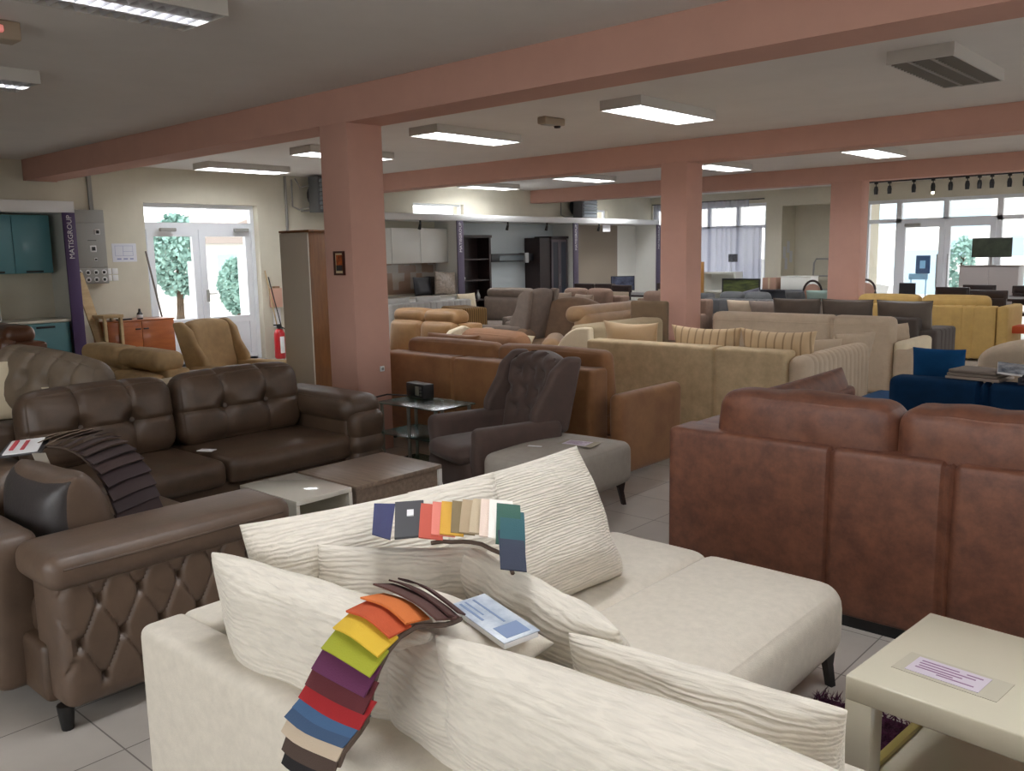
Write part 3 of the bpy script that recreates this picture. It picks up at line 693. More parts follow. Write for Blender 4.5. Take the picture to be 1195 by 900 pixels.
# --- brown leather sofa seen from behind (right)
m_lea = mat('aged_brown_leather', (116, 73, 53), 0.52, var=0.5, vs=15, col2=(84, 50, 38), bump=.15, bs=70, bd=.004)
t = thing('leather_corner_sofa', 'reddish brown aged leather corner sofa seen from behind at right', 'sofa', (-1.0, 4.3, 0))
def L(x0, x1, y0, y1): return x0 + 1.0, x1 + 1.0, y0 - 4.3, y1 - 4.3
sx_ = [-1.405, -.955, -.925, -.3]
obj('backrest', rbox(*L(-2.19, .45, 3.54, 3.76), .05, .77, r=.03, n=(230, 2, 8), seg=4, puff=(0, .012, .0), fn=grooves([v + 1.0 for v in sx_], .02, .010)), m_lea, t)
obj('plinth', box(*L(-2.15, .42, 3.57, 5.0), 0, .05), m_black, t)
obj('arm', rbox(*L(-2.19, -1.97, 3.74, 5.35), .05, .76, r=.03, n=(3, 12, 6), seg=4), m_lea, t)
for i, (a, b) in enumerate(((-1.97, -1.2), (-1.2, -.4), (-.4, .45))):
    obj('seat_cushion', rbox(*L(a + .004, b - .004, 3.74, 4.62), .06, .43, r=.05, n=(6, 6, 3), puff=(0, .01, .02)), m_lea, t)
for i, (a, b) in enumerate(((-1.98, -1.17), (-1.165, -.36), (-.355, .43))):
    rs = random.Random(i)
    def wr(p, d, u, rs=i):
        return p + Vector(d) * .012 * noise.noise(Vector((p[0] * 9 + rs * 5, p[1] * 5, p[2] * 7)))
    obj('back_cushion', rbox(*L(a + .006, b - .006, 3.60, 3.86), .60, .955, r=.075, n=(18, 4, 6), seg=5, puff=(.012, .012, .012), fn=wr), m_lea, t)
cushion('brown leather cushion lying along the far left arm of the reddish brown leather sofa', (-2.0, 4.75, .47), 1.25, .40, .17, m_lea, yaw=PI / 2, lean=.2, seed=11, k=.02, pw=5)

# --- dark brown tufted leather corner sofa (left)
m_dk = mat('dark_brown_leather', (88, 69, 54), 0.42, var=0.22, vs=6, bump=.12, bs=60, bd=.004)
m_dk2 = mat('taupe_brown_leather', (100, 81, 67), 0.42, var=0.15, vs=6, bump=.12, bs=60, bd=.004)
t = thing('tufted_corner_sofa', 'dark brown tufted leather corner sofa at left, with buttoned back cushions', 'sofa', (-4.6, 2.2, 0))
def L(x0, x1, y0, y1): return x0 + 4.6, x1 + 4.6, y0 - 2.2, y1 - 2.2
obj('base', rbox(*L(-5.45, -4.66, 1.0, 3.55), .08, .30, r=.03, n=(4, 12, 2)), m_dk, t)
obj('base', rbox(*L(-5.0, -3.1, 1.02, 1.98), .08, .30, r=.03, n=(10, 5, 2)), m_dk, t)
obj('backrest', rbox(*L(-5.55, -5.33, .95, 3.6), .08, .70, r=.06, n=(3, 14, 4)), m_dk, t)
obj('backrest', rbox(*L(-5.35, -3.28, .92, 1.12), .08, .66, r=.06, n=(12, 3, 4)), m_dk2, t)
for (a, b) in ((1.72, 2.62), (2.62, 3.54)):
    obj('seat_cushion', rbox(*L(-5.36, -4.60, a + .004, b - .004), .27, .43, r=.05, n=(8, 8, 2), puff=(.012, 0, .022)), m_dk, t)
obj('seat_cushion', rbox(*L(-5.3, -4.45, 1.06, 1.72), .27, .43, r=.05, n=(8, 8, 2), puff=(.0, 0, .02)), m_dk, t)
obj('seat_cushion', rbox(*L(-4.45, -3.22, 1.06, 2.02), .27, .43, r=.05, n=(8, 8, 2), puff=(.0, .01, .02)), m_dk, t)
for (a, b) in ((1.71, 2.60), (2.61, 3.52)):
    w = b - a; tp = [(-w / 6, .23), (w / 6, .23)]
    def fn(p, d, u, w=w, tp=tp):
        q = tufts(tp, (0, 2), .055, .05, (0, -1, 0), 0)(p, d, u)
        if Vector(d).dot(Vector((0, -1, 0))) > .2:
            s = math.exp(-((p[2] - .22) / .012) ** 2) + sum(math.exp(-((p[0] - c) / .012) ** 2) for c, _ in tp) * (1 if p[2] > 0 else 0)
            q = q + Vector((0, .014, 0)) * min(1, s)
        if abs(d[2]) > .2 and p[2] > .3: q = q - Vector((0, 0, .012)) * sum(math.exp(-((p[0] - c) / .015) ** 2) for c, _ in tp)
        return q
    bc = obj('back_cushion', rbox(-w / 2 + .008, w / 2 - .008, -.12, .12, 0, .46, r=.10, n=(40, 3, 26), seg=5, puff=(.01, .045, .02), fn=fn), m_dk, t, loc=(-5.20 + 4.6, (a + b) / 2 - 2.2, .42), rot=(-.14, 0, PI / 2))
    for c, z in tp: obj('button', mv(lathe([(0, -.004), (.012, -.002), (.014, .004)], 10), c, -.115, z, rx=PI / 2), m_dk, bc)
def diamonds(y0, z0, dy, dz2, depth, w):
    """button tufting on the +X face: buttons on a staggered lattice, creases along both diagonals"""
    def fn(p, d, u):
        if d[0] < .3: return p
        a = (p[1] - y0) / dy; b = (p[2] - z0) / dz2
        s1 = abs((a + b) - round(a + b)); s2 = abs((a - b) - round(a - b))
        q = math.hypot(dy, dz2) * .45
        c = math.exp(-(s1 * q / (w * .5)) ** 2) + math.exp(-(s2 * q / (w * .5)) ** 2)
        bt = math.exp(-((s1 * q) ** 2 + (s2 * q) ** 2) / (w * 1.3) ** 2)
        fade = min(1, max(0, (p[2] - .12) / .05))
        return Vector(p) + Vector((1, 0, 0)) * (-.45 * depth * min(c, 1.1) - 1.2 * depth * bt + .3 * depth) * fade
    return fn
obj('arm', join(rbox(*L(-5.5, -4.62, 3.50, 3.74), .08, .56, r=.04, n=(14, 3, 6), fn=None)), m_dk, t)
obj('arm_roll', rbox(*L(-5.5, -4.58, 3.47, 3.79), .50, .68, r=.085, n=(12, 3, 2), seg=6, puff=(.01, .01, .01)), m_dk, t)
tp2 = [(-4.53 + 4.6, z) for z in (.2, .35)]
obj('arm_front', rbox(*L(-4.66, -4.53, 3.50, 3.77), .10, .58, r=.06, n=(2, 6, 10), seg=4, fn=grooves([.18, .3, .42], .02, .02, axis=2)), m_dk, t)
pts = []
for j, z in enumerate((.17, .31, .45)):
    for i in range(8): pts.append((1.03 + (i + .5 * (j % 2)) * .145 - 2.2, z))
obj('end_arm', rbox(*L(-3.22, -2.98, 1.04, 1.90), .08, .56, r=.05, n=(3, 110, 60), seg=4, fn=diamonds(1.03 - 2.2, .17, .145, .28, .022, .014)), m_dk2, t)
obj('end_arm_roll', rbox(*L(-3.27, -2.95, 1.01, 1.95), .515, .645, r=.052, n=(3, 14, 2), seg=6, puff=(.006, .006, .008)), m_dk2, t)
obj('piping', tube([(-2.951 + 4.6 + (.006 if 1.1 < y < 1.85 else 0), y - 2.2, .595) for y in (1.06, 1.1, 1.25, 1.4, 1.55, 1.7, 1.85, 1.9)], .005, 6), m_dk, t)
for y in (1.06, 1.86):
    obj('leg', mv(lathe([(.02, 0), (.03, .09)], 10), -3.05 + 4.6, y - 2.2, 0), m_blackmetal, t)
cushion('taupe leather cushion left of the dark two-tone cushion on the dark brown sofa', (-4.20, 1.30, .43), .62, .34, .22, m_dk2, yaw=PI, lean=.12, k=.02, pw=5, seed=21)
t = cushion('dark two-tone leather cushion under the draped leather swatches', (-3.58, 1.31, .43), .50, .38, .28, m_dk2, yaw=PI + .04, lean=.12, k=.03, pw=4, seed=22)
obj('dark_half', mv(pillow(.49, .365, .26, n=16, k=.03, pw=4, seed=22, lump=.004), 0, .022, .005), mat('charcoal_leather', (58, 54, 54), .4, bump=.1, bs=60), t, label='charcoal leather face')
F3 = []
path3 = [(-4.20, 1.52, .80), (-4.12, 1.54, .815), (-4.02, 1.56, .83), (-3.93, 1.57, .84), (-3.84, 1.57, .845), (-3.76, 1.57, .84), (-3.69, 1.57, .83), (-3.62, 1.57, .81), (-3.56, 1.57, .785), (-3.50, 1.57, .75), (-3.46, 1.57, .71), (-3.43, 1.57, .67), (-3.41, 1.57, .63), (-3.40, 1.57, .58)]
cols3 = [(128, 112, 96), (120, 104, 88), (124, 106, 92), (74, 58, 50), (66, 50, 46), (60, 44, 42), (64, 48, 44), (52, 38, 38), (58, 42, 40), (48, 34, 36), (52, 38, 38), (44, 32, 34), (50, 36, 36), (42, 30, 32)]
nms = ['light taupe', 'taupe', 'grey brown', 'brown', 'dark brown', 'espresso', 'chocolate', 'dark cocoa', 'brown black', 'plum brown', 'deep brown', 'black brown', 'dark umber', 'near black']
for i, (p, c) in enumerate(zip(path3, cols3)):
    F3.append((nms[i] + ' leather', c, (p[0] - .05, p[1] + .07, p[2]), (p[0] + .02, p[1] - .14, p[2] - .015)))
t = fan('swatch_fan', 'fan of brown leather swatches with a price card, draped over the dark sofa cushions', F3, .004, (-3.85, 1.5, .8), .10, sag=.01)
o_ = Vector((-3.85, 1.5, .8))
def card(a, b, c, d, m, nm, **k): return obj(nm, quad(*rel((a, b, c, d), o_), th=.005), m, t, **k)
card((-4.26, 1.36, .80), (-4.0, 1.22, .79), (-3.90, 1.36, .80), (-4.16, 1.50, .81), mat('card_dark', (40, 36, 40), .5), 'cover_card', label='dark cover card')
card((-4.23, 1.36, .806), (-4.01, 1.245, .796), (-3.93, 1.355, .806), (-4.15, 1.47, .816), m_white_paper, 'price_card', label='white card with red print')
for k in range(3):
    q = .035 * k
    card((-4.20 + q, 1.365 + q * .9, .812), (-4.05 + q, 1.285 + q * .9, .805), (-4.04 + q, 1.298 + q * .9, .806), (-4.19 + q, 1.378 + q * .9, .813), mat('print_red', (190, 60, 70), .6), 'printed_line')
card((-3.92, 1.33, .80), (-3.62, 1.26, .76), (-3.60, 1.30, .76), (-3.88, 1.37, .80), mat('swatch_pale', (150, 142, 130), .6), 'swatch', label='pale strip')
solo('price_tag', 'small white tag lying on the dark brown seat of the tufted leather sofa', 'tag', rbox(-.05, .05, -.03, .03, 0, .004, r=.001, n=(1, 1, 1), seg=1), m_white_paper, (-4.85, 2.62, .452), (0, 0, .5))

# --- coffee tables in the middle
m_gloss = mat('white_gloss', (206, 202, 190), 0.08, coat=.6)
m_gw = wood('grey_brown_wood', (136, 118, 102), (106, 90, 78), (1.2, 14, 14), .35)
t = thing('side_cube', 'white gloss open cube table beside the dark brown sofa', 'table', (-3.815, 2.54, 0))
obj('top', rbox(-.255, .255, -.17, .17, .395, .42, r=.003, n=(1, 1, 1), seg=1), m_gloss, t)
for (nm, g) in (('side_panel', box(-.255, .255, -.17, -.15, .02, .395)), ('side_panel', box(-.255, .255, .15, .17, .02, .395)), ('bottom', box(-.255, .255, -.15, .15, .02, .04)), ('back_panel', box(-.255, -.235, -.15, .15, .04, .395))):
    obj(nm, g, m_gloss, t)
obj('foot_frame', join(box(-.23, .23, -.15, -.13, 0, .02), box(-.23, .23, .13, .15, 0, .02)), m_black, t)
t = thing('wooden_coffee_table', 'grey-brown wooden block coffee table beside the white gloss cube', 'table', (-3.81, 3.03, 0))
obj('top', rbox(-.26, .26, -.30, .31, .395, .42, r=.004, n=(1, 1, 1), seg=1), m_gw, t)
obj('body', box(-.245, .245, -.29, .30, .03, .395), m_gw, t)
obj('edge_strip', box(.246, .26, .285, .31, .03, .395), m_alu, t)
obj('plinth', box(-.22, .22, -.27, .28, 0, .03), m_black, t)

# --- glass shelf with radio
m_frost = glass('frosted_green_glass', (150, 190, 184), .30, .25)
m_satin = mat('satin_metal', (150, 150, 140), .35, metal=.8)
t = thing('glass_shelf', 'small three-tier frosted glass shelf with metal tubes right of the near column', 'shelf', (-4.80, 4.36, 0))
for z in (.03, .27, .50): obj('glass_tier', rbox(-.32, .34, -.20, .20, z, z + .012, r=.004, n=(1, 1, 1), seg=1), m_frost, t)
for sx in (-.29, .01, .30):
    for sy in (-.17, .17): obj('post', mv(lathe([(.014, 0), (.014, .50)], 10), sx, sy), m_satin, t)
t = thing('small_radio', 'small black radio with dials on the glass shelf', 'radio', (-5.0, 4.50, .513), -.15)
obj('body', rbox(-.12, .12, -.05, .05, 0, .11, r=.008, n=(1, 1, 1)), mat('radio_black', (34, 32, 32), .35), t)
obj('speaker_grille', rbox(-.105, .0, -.054, -.05, .015, .095, r=.002, n=(1, 1, 1), seg=1), m_black, t)
obj('display', rbox(.01, .06, -.054, -.05, .02, .09, r=.002, n=(1, 1, 1), seg=1), mat('radio_panel', (120, 116, 104), .3), t)
for z in (.03, .055, .08): obj('dial', mv(lathe([(0, 0), (.01, .002), (.01, .008)], 10), .09, -.05, z, rx=PI / 2), m_steel, t)
solo('power_cord', 'black cord running from the glass shelf down to the foot of the near column', 'cord', tube([(-5.10, 4.46, .52), (-5.2, 4.34, .535), (-5.32, 4.22, .50), (-5.44, 4.2, .36), (-5.52, 4.22, .2), (-5.58, 4.28, .06), (-5.60, 4.32, .008)], .006), m_cord)
t = thing('wall_socket', 'small white socket on the right face of the near column', 'socket', (-5.57, 4.6, .68))
obj('plate', rbox(.0, .012, -.022, .022, -.022, .022, r=.004, n=(1, 1, 1), seg=1), m_white, t)
obj('socket_hole', xf(lathe([(0, 0), (.012, 0), (.013, .003)], 12), Matrix.Translation((.012, 0, 0)) @ Matrix.Rotation(PI / 2, 4, 'Y')), m_grey, t)

# --- tufted wing armchair
def wing_chair(label, x, y, rz, m, w=.74, d=.86, back=1.08, seat=.42, arm=.58, tuft=True, wing=True, legm=None, lean=.12, dome=.05):
    t = thing('wing_armchair', label, 'armchair', (x, y, 0), rz)
    obj('base', rbox(-w / 2 + .06, w / 2 - .06, -d / 2 + .02, d / 2 - .12, .10, .30, r=.05, n=(4, 4, 2)), m, t)
    obj('seat_cushion', rbox(-w / 2 + .11, w / 2 - .11, -d / 2, d / 2 - .2, .28, seat, r=.06, n=(8, 8, 2), puff=(0, .03, .02)), m, t)
    pts = []
    if tuft:
        for j in range(4):
            for i in range(3 + (j % 2)): pts.append(((i - 1 - .5 * (j % 2)) * .15, .54 + j * .13))
    tf = tufts(pts, (0, 2), .03, .035, (0, -1, 0), .45) if tuft else None
    def bf(p, d_, u):
        q = Vector(tf(p, d_, u)) if tf else Vector(p)
        s = (q.z - .3) / (back - .3)
        if u[2] > .5: q.z -= dome * (u[0] ** 2) * (u[2] - .5) * 2
        q.y += lean * s + (-.05 * (u[0] ** 2) if wing else 0)
        q.x *= 1 + .05 * s
        return q
    obj('backrest', rbox(-w / 2 + .09, w / 2 - .09, d / 2 - .26, d / 2 - .10, .28, back, r=.06, n=(30 if tuft else 8, 3, 40 if tuft else 8), seg=4, fn=bf), m, t)
    for s in (-1, 1):
        def af(p, d_, u, s=s):
            q = Vector(p); q.x += s * .02 * (1 if q.z > arm - .12 else 0); return q
        obj('arm', rbox(s * (w / 2 - .06) - .065, s * (w / 2 - .06) + .065, -d / 2 + .06, d / 2 - .16, .10, arm, r=.05, n=(3, 8, 6), seg=4, fn=af), m, t)
        if wing:
            poly = [(d / 2 - .40, arm - .1), (d / 2 - .42, arm + .06), (d / 2 - .34, arm + .22), (d / 2 - .32, back - .1), (d / 2 - .22, back - .01), (d / 2 - .10, back - .02), (d / 2 - .12, arm - .1)]
            g = prism(poly, s * (w / 2 - .055) - .04, s * (w / 2 - .055) + .04, 'YZ')
            def sk(v): k = (v[2] - .3) / (back - .3); return (v[0] + s * .03 * k, v[1] + lean * k, v[2])
            wg = obj('wing', ([sk(v) for v in g[0]], g[1]), m, t)
            bv = wg.modifiers.new('soft', 'BEVEL'); bv.width = .032; bv.segments = 4; bv.limit_method = 'ANGLE'; bv.angle_limit = .3
    for sx in (-1, 1):
        for sy in (-1, 1): obj('leg', mv(lathe([(.016, 0), (.026, .11)], 8), sx * (w / 2 - .12), sy * (d / 2 - .16) - .03, 0), legm or mat('dark_leg', (28, 24, 22), .5), t)
    return t
m_taupe = mat('dark_taupe_velvet', (84, 65, 58), .75, var=.14, vs=7, sheen=.15, bump=.1, bs=200, bd=.003)
wing_chair('dark taupe button-tufted wing armchair beside the glass shelf', -3.90, 4.21, math.radians(-17), m_taupe, back=.94, arm=.53, seat=.40, w=.69, lean=.11)

# --- light grey ottoman
m_lg = mat('light_grey_fabric', (168, 160, 150), .85, var=.05, vs=20, bump=.15, bs=250, bd=.003)
t = thing('ottoman', 'light grey long ottoman on black angled legs with a label on it', 'ottoman', (-3.33, 4.14, 0), math.radians(3))
obj('top', rbox(-.29, .29, -.42, .40, .14, .41, r=.06, n=(6, 8, 3), seg=4, puff=(.01, .01, .02)), m_lg, t)
for (x, y, dx, dy) in ((.25, .35, -.6, -1), (-.25, .35, .6, -1), (.25, -.36, -.6, 1), (-.25, -.36, .6, 1)):
    obj('leg', angled_leg(x, y, dx, dy), m_darkwood, t)
paper_label('printed price label lying on the light grey ottoman', -3.24, 4.2, .432, .2, w=.16, d=.12)
solo('paper_tag', 'small white tag on the light grey ottoman, left of the printed label', 'tag', rbox(-.045, .045, -.012, .012, 0, .003, r=.001, n=(1, 1, 1), seg=1), m_white_paper, (-3.40, 3.98, .43), (0, 0, .3))

# ================================================================== MIDDLE GROUND
m_car = mat('caramel_suede', (152, 106, 64), .7, var=.22, vs=3, col2=(122, 80, 46), bump=.1, bs=120, bd=.003, sheen=.2)
m_bei = mat('mottled_beige_suede', (204, 181, 144), .8, var=.14, vs=9, bump=.12, bs=90, bd=.003)
m_bei2 = mat('warm_beige_fabric', (194, 175, 152), .85, var=.06, vs=10, bump=.15, bs=200, bd=.003)
m_dgrey = mat('dark_warm_grey_fabric', (84, 76, 72), .85, var=.08, vs=10, bump=.15, bs=200, bd=.003)
m_pipe = mat('black_piping', (22, 20, 20), .6)
m_yel = mat('mustard_yellow_fabric', (194, 160, 96), .85, var=.07, vs=8, bump=.12, bs=200, bd=.003)
m_blue = mat('navy_velvet', (16, 50, 84), .75, var=.18, vs=6, spec=.1)
m_cblue = mat('bright_blue_velvet', (18, 68, 112), .75, var=.15, vs=6, spec=.1)
m_tan = mat('tan_leather', (170, 132, 90), .45, var=.14, vs=5, bump=.1, bs=60, bd=.003)
m_tan2 = mat('dark_tan_fabric', (192, 162, 118), .8, var=.12, vs=7, bump=.15, bs=180, bd=.003)
m_ivory = mat('ivory_fabric', (222, 208, 180), .85, var=.04, vs=9)
m_tgrey = mat('taupe_grey_fabric', (140, 126, 116), .85, var=.1, vs=9, bump=.12, bs=180, bd=.003)
m_lgrey = mat('pale_grey_fabric', (176, 174, 170), .85, var=.05, vs=9, bump=.1, bs=180, bd=.003)
m_sgrey = mat('slate_grey_fabric', (104, 106, 108), .85, var=.07, vs=9)
m_gold = stripes('gold_striped_velvet', (150, 116, 66), (104, 78, 44), 9, .3, 'X')
m_bstripe = stripes('beige_satin_stripe', (204, 178, 142), (156, 130, 100), 4.4, .03, 'X', bump=.3)
m_satin_b = mat('beige_satin', (206, 178, 142), .45, var=.05, vs=6)
def pipe_edge(t, w, h, k=.07):
    pts = []
    for (a0, b0, a1, b1) in ((-1, -1, 1, -1), (1, -1, 1, 1), (1, 1, -1, 1), (-1, 1, -1, -1)):
        for i in range(8):
            a = a0 + (a1 - a0) * i / 8; b = b0 + (b1 - b0) * i / 8
            pts.append((w / 2 * a * (1 - k * (1 - b * b)), 0, h / 2 * b * (1 - k * (1 - a * a)) + h / 2))
    pts.append(pts[0]); obj('piping', tube(pts, .007, 6), m_pipe, t)

# caramel sofa
t = sofa('caramel brown suede sofa seen from behind, between the wing armchair and the mottled beige sofa', -5.95, -3.66, 4.90, 5.75, '+y', m_car, back_h=.775, back_t=.22, arm_w=.14, arm_h=.58, arms='R', n=2, cush=2, cush_top=.89, cush_t=.16, leg=.04, seams=(.245,))
t['label'] = 'caramel brown suede sofa seen from behind, to the right of the wing armchair'
def af(p, d, u):
    q = Vector(p)
    if u[2] > .3: q.z -= .10 * max(0, -u[1]) * u[2]
    return q
obj('arm', rbox(-1.375, -1.27, -.44, .40, .03, .615, r=.055, n=(2, 10, 8), seg=4, fn=None), m_car, t)
# beige sofa with striped cushions
t = sofa('mottled beige sofa seen from behind with striped cushions along its back', -4.87, -2.93, 6.45, 7.35, '+y', m_bei, back_h=.80, back_t=.2, arm_w=.1, arm_h=.5, arms='', n=2, cush=0, leg=.05, seams=(-.345,), r=.03)
xs = [6.55 - 7.08 + .07 * i for i in range(19)]
obj('channel_arm', rbox(-1.13, -.96, -.95, .42, .05, .76, r=.07, n=(2, 100, 5), seg=4, puff=(.01, 0, .01), fn=grooves([-.9 + .09 * i for i in range(14)], .012, .014, axis=1)), m_bei2, t)
cushion('plain beige satin cushion, first of the three along the mottled beige sofa back', (-4.58, 6.80, .50), .60, .46, .16, m_satin_b, yaw=.02, lean=-.12, seed=31, k=.12)
cushion('beige cushion with dark vertical stripes, middle of the three on the mottled sofa', (-3.80, 6.80, .49), .68, .46, .18, m_bstripe, yaw=0, lean=-.12, seed=32, k=.12)
cushion('beige striped cushion, nearest the curved channelled arm of the mottled sofa', (-3.14, 6.80, .48), .66, .47, .18, m_bstripe, yaw=0, lean=-.12, seed=33, k=.12)
cushion('small warm beige cushion lying behind the striped cushions, left one', (-3.05, 7.3, .55), .42, .28, .14, m_bei2, yaw=.9, lean=-.2, seed=34)
cushion('small warm beige cushion touching the curved channelled arm, right one', (-3.0, 7.9, .55), .46, .3, .12, m_bei2, yaw=1.1, lean=-.3, seed=35)
# long beige sofa further back
t = sofa('long warm beige sofa seen from behind, second row, with a rounded top edge', -5.28, -3.16, 9.5, 10.4, '+y', m_bei2, back_h=.855, back_t=.24, arms='', n=2, cush=0, leg=.03, seams=(-.43, -.40), r=.07)
obj('top_seam', tube([(-1.04, .456, .765), (1.04, .456, .765)], .004, 6), m_bei2, t)
obj('arm', rbox(-1.20, -1.06, -.5, .40, .03, .60, r=.05, n=(2, 8, 4)), m_ivory, t, label='pale cream arm')
obj('footstool', rbox(-1.32, -1.08, .05, .45, .03, .52, r=.05), m_bei2, t)
cushion('small dusty beige cushion beside the pale cream arm', (-3.22, 9.95, .5), .3, .26, .1, m_bei2, yaw=1.2, lean=.1, seed=36)
# dark grey sofa with piped cushions
t = sofa('dark warm grey sofa with black-piped cushions, in front of the yellow sofa', -5.15, -3.35, 10.95, 12.0, '+y', m_dgrey, back_h=.74, back_t=.2, arms='', n=3, cush=0, leg=.03)
obj('chaise_arm', rbox(-1.1, -.82, -.35, .45, .03, .60, r=.04, n=(2, 40, 4), fn=grooves([-.2, -.05, .1, .25], .012, .012, axis=1)), m_dgrey, t)
for i, (x, lb) in enumerate(((-4.95, 'dark grey cushion with black piping, leftmost of the three'), (-4.28, 'dark grey cushion with black piping, middle of the three'), (-3.58, 'dark grey cushion with black piping, next to the yellow sofa'))):
    c = cushion(lb, (x, 11.22, .52), .66, .42, .2, mat('grey_brown_satin', (104, 92, 82), .5, var=.1, vs=6), yaw=0, lean=-.12, seed=40 + i); pipe_edge(c, .66, .42)
# yellow sofa
t = sofa('mustard yellow channelled sofa seen from behind, in front of the glazed street doors', -4.98, -3.04, 13.2, 14.1, '+y', m_yel, back_h=.76, back_t=.22, arm_w=.12, arm_h=.62, arms='L', n=2, cush=2, cush_top=.89, cush_t=.2, leg=.03, style='channel')
obj('side_panel', rbox(-1.12, -.975, -.42, .43, .03, .76, r=.04), m_yel, t)
# blue sofa
t = sofa('navy blue velvet sofa seen from behind at the right edge', -2.04, -.25, 6.1, 7.05, '+y', m_blue, back_h=.725, back_t=.2, arms='', n=2, cush=0, leg=.05, seams=(.28, .33), r=.05)
obj('chaise', rbox(.9, 1.42, -.85, -.1, .08, .42, r=.05, n=(5, 5, 2)), m_cblue, t, label='brighter blue tufted chaise seat')
cushion('bright blue velvet cushion on the navy sofa', (-1.82, 6.48, .5), .34, .40, .14, m_cblue, yaw=.05, lean=-.12, seed=45)
for i, (x, y, z, c, lb) in enumerate(((-1.52, 6.3, .725, (158, 144, 132), 'pile of grey-brown fabric samples on the navy sofa back, beside the blue cushion'), (-1.12, 6.28, .725, (48, 50, 60), 'dark folder of samples on the navy sofa back at the right edge'))):
    t = thing('sample_book', lb, 'samples', (x, y, z), .35 * (i - .4))
    for k in range(3):
        obj('swatch', rbox(-.17 + .01 * k, .17 - .012 * k, -.13, .12, .0 + k * .022, .02 + k * .022, r=.008, n=(3, 3, 1)), mat('sample_%d_%d' % (i, k), tuple(v * (1 - .12 * k) for v in c), .85), t)
for (x, y, z, rz, lb) in ((-1.27, 6.22, .80, .25, 'glossy pale catalogue leaning on the fabric samples of the navy sofa'), (-.93, 6.15, .80, -.2, 'white catalogue at the far right edge on the navy sofa back')):
    t = thing('catalogue', lb, 'catalogue', (x, y, z), (.25, .1, rz))
    obj('pages', rbox(-.13, .13, -.09, .09, 0, .012, r=.002, n=(1, 1, 1), seg=1), m_white_paper, t)
    obj('cover', rbox(-.128, .128, -.088, .088, .0122, .016, r=.001, n=(1, 1, 1), seg=1), mat('photo_cover', (150, 156, 164), .2, var=.5, vs=14, col2=(70, 76, 86)), t)
# round backed taupe armchair at right edge
def tub_chair(label, x, y, rz, m, w=.9, d=.85, back=.88, arm=.6, seat=.42, dome=.18, sc=1.0):
    t = thing('armchair', label, 'armchair', (x, y, 0), rz)
    obj('base', rbox(-w / 2 + .05, w / 2 - .05, -d / 2, d / 2 - .05, .05, .28, r=.05), m, t)
    obj('seat_cushion', rbox(-w / 2 + .15, w / 2 - .15, -d / 2 - .02, d / 2 - .22, .26, seat, r=.06, puff=(0, .01, .03)), m, t)
    def bf(p, d_, u):
        q = Vector(p)
        if u[2] > 0: q.z -= dome * (abs(u[0]) ** 2.2) * u[2]
        q.y += .08 * u[2] - .10 * u[0] ** 2
        return q
    obj('backrest', rbox(-w / 2, w / 2, d / 2 - .26, d / 2, .05, back, r=.09, n=(12, 3, 8), seg=4, puff=(0, .03, 0), fn=bf), m, t)
    for s in (-1, 1): obj('arm', rbox(s * (w / 2 - .1) - .1, s * (w / 2 - .1) + .1, -d / 2 + .03, d / 2 - .2, .05, arm, r=.085, n=(3, 6, 4), seg=4, puff=(.01, .01, .015)), m, t)
    return t
tub_chair('round-backed grey-beige armchair behind the navy sofa at the right edge', -1.45, 8.1, PI + .1, m_bei2, w=.95, back=.87, dome=.14)

# left-centre group between the two columns
t = sofa('tan leather sofa with rolled headrests right of the near column', -8.35, -7.08, 6.45, 7.40, '-y', m_tan, back_h=.80, back_t=.24, arm_w=.16, arm_h=.5, arms='R', n=2, cush=2, cush_top=.82, leg=.04, headroll=True, armcap=m_ivory)
g = prism([(-.5, .05), (.42, .05), (.44, .5), (.30, .72), (.10, .80), (-.1, .76), (-.3, .62), (-.48, .46)], .64, .71, 'YZ')
t2 = obj('side_panel', g, m_ivory, t, label='cream curved side panel')
bv = t2.modifiers.new('soft', 'BEVEL'); bv.width = .02; bv.segments = 3
# caramel L sofa cushions seen above the caramel back
cushion('flat caramel cushion on top of the caramel sofa back, left one', (-5.35, 5.25, .55), .62, .38, .16, m_car, yaw=.0, lean=-.1, k=.03, pw=5, seed=50)
# channelled pale sofa
t = sofa('pale grey channelled sofa seen from behind, left, with small cushions on it', -11.35, -10.55, 8.95, 10.75, '-x', m_lgrey, back_h=.84, back_t=.2, arms='', n=2, cush=0, leg=.05, style='channel')
t.rotation_euler[2] = PI / 2 + PI
for i, (y, lb, c) in enumerate(((9.35, 'pale grey cushion at the left end of the channelled sofa', m_lgrey), (10.05, 'pale grey cushion, middle of the channelled sofa', m_lgrey), (10.95, 'small cream cushion at the right end of the channelled sofa', m_ivory))):
    cushion(lb, (-10.85, y, .52), .56 if i < 2 else .44, .40, .16, c, yaw=PI / 2, lean=.1, seed=52 + i)
solo('striped_armrest', 'golden brown striped sofa end panel between the pale sofa and the tall wing chair', 'sofa end', rbox(-.22, .22, -.42, .42, .0, .80, r=.04, n=(3, 4, 4)), m_gold, (-9.55, 9.55, 0), (0, 0, PI / 2 - .4))
# taupe recliner sofa facing the viewer
t = sofa('taupe two-roll sofa facing the viewer, left of the tall wing chair', -10.95, -9.75, 10.75, 11.7, '-y', m_tgrey, back_h=.84, back_t=.24, arm_w=.12, arm_h=.55, n=1, cush=1, cush_top=.84, leg=.04, headroll=True)
wing_chair('tall grey-taupe wing chair seen from behind in the middle distance', -8.15, 9.2, -PI / 2 + .12, m_tgrey, w=.72, d=.95, back=1.12, arm=.62, tuft=False)
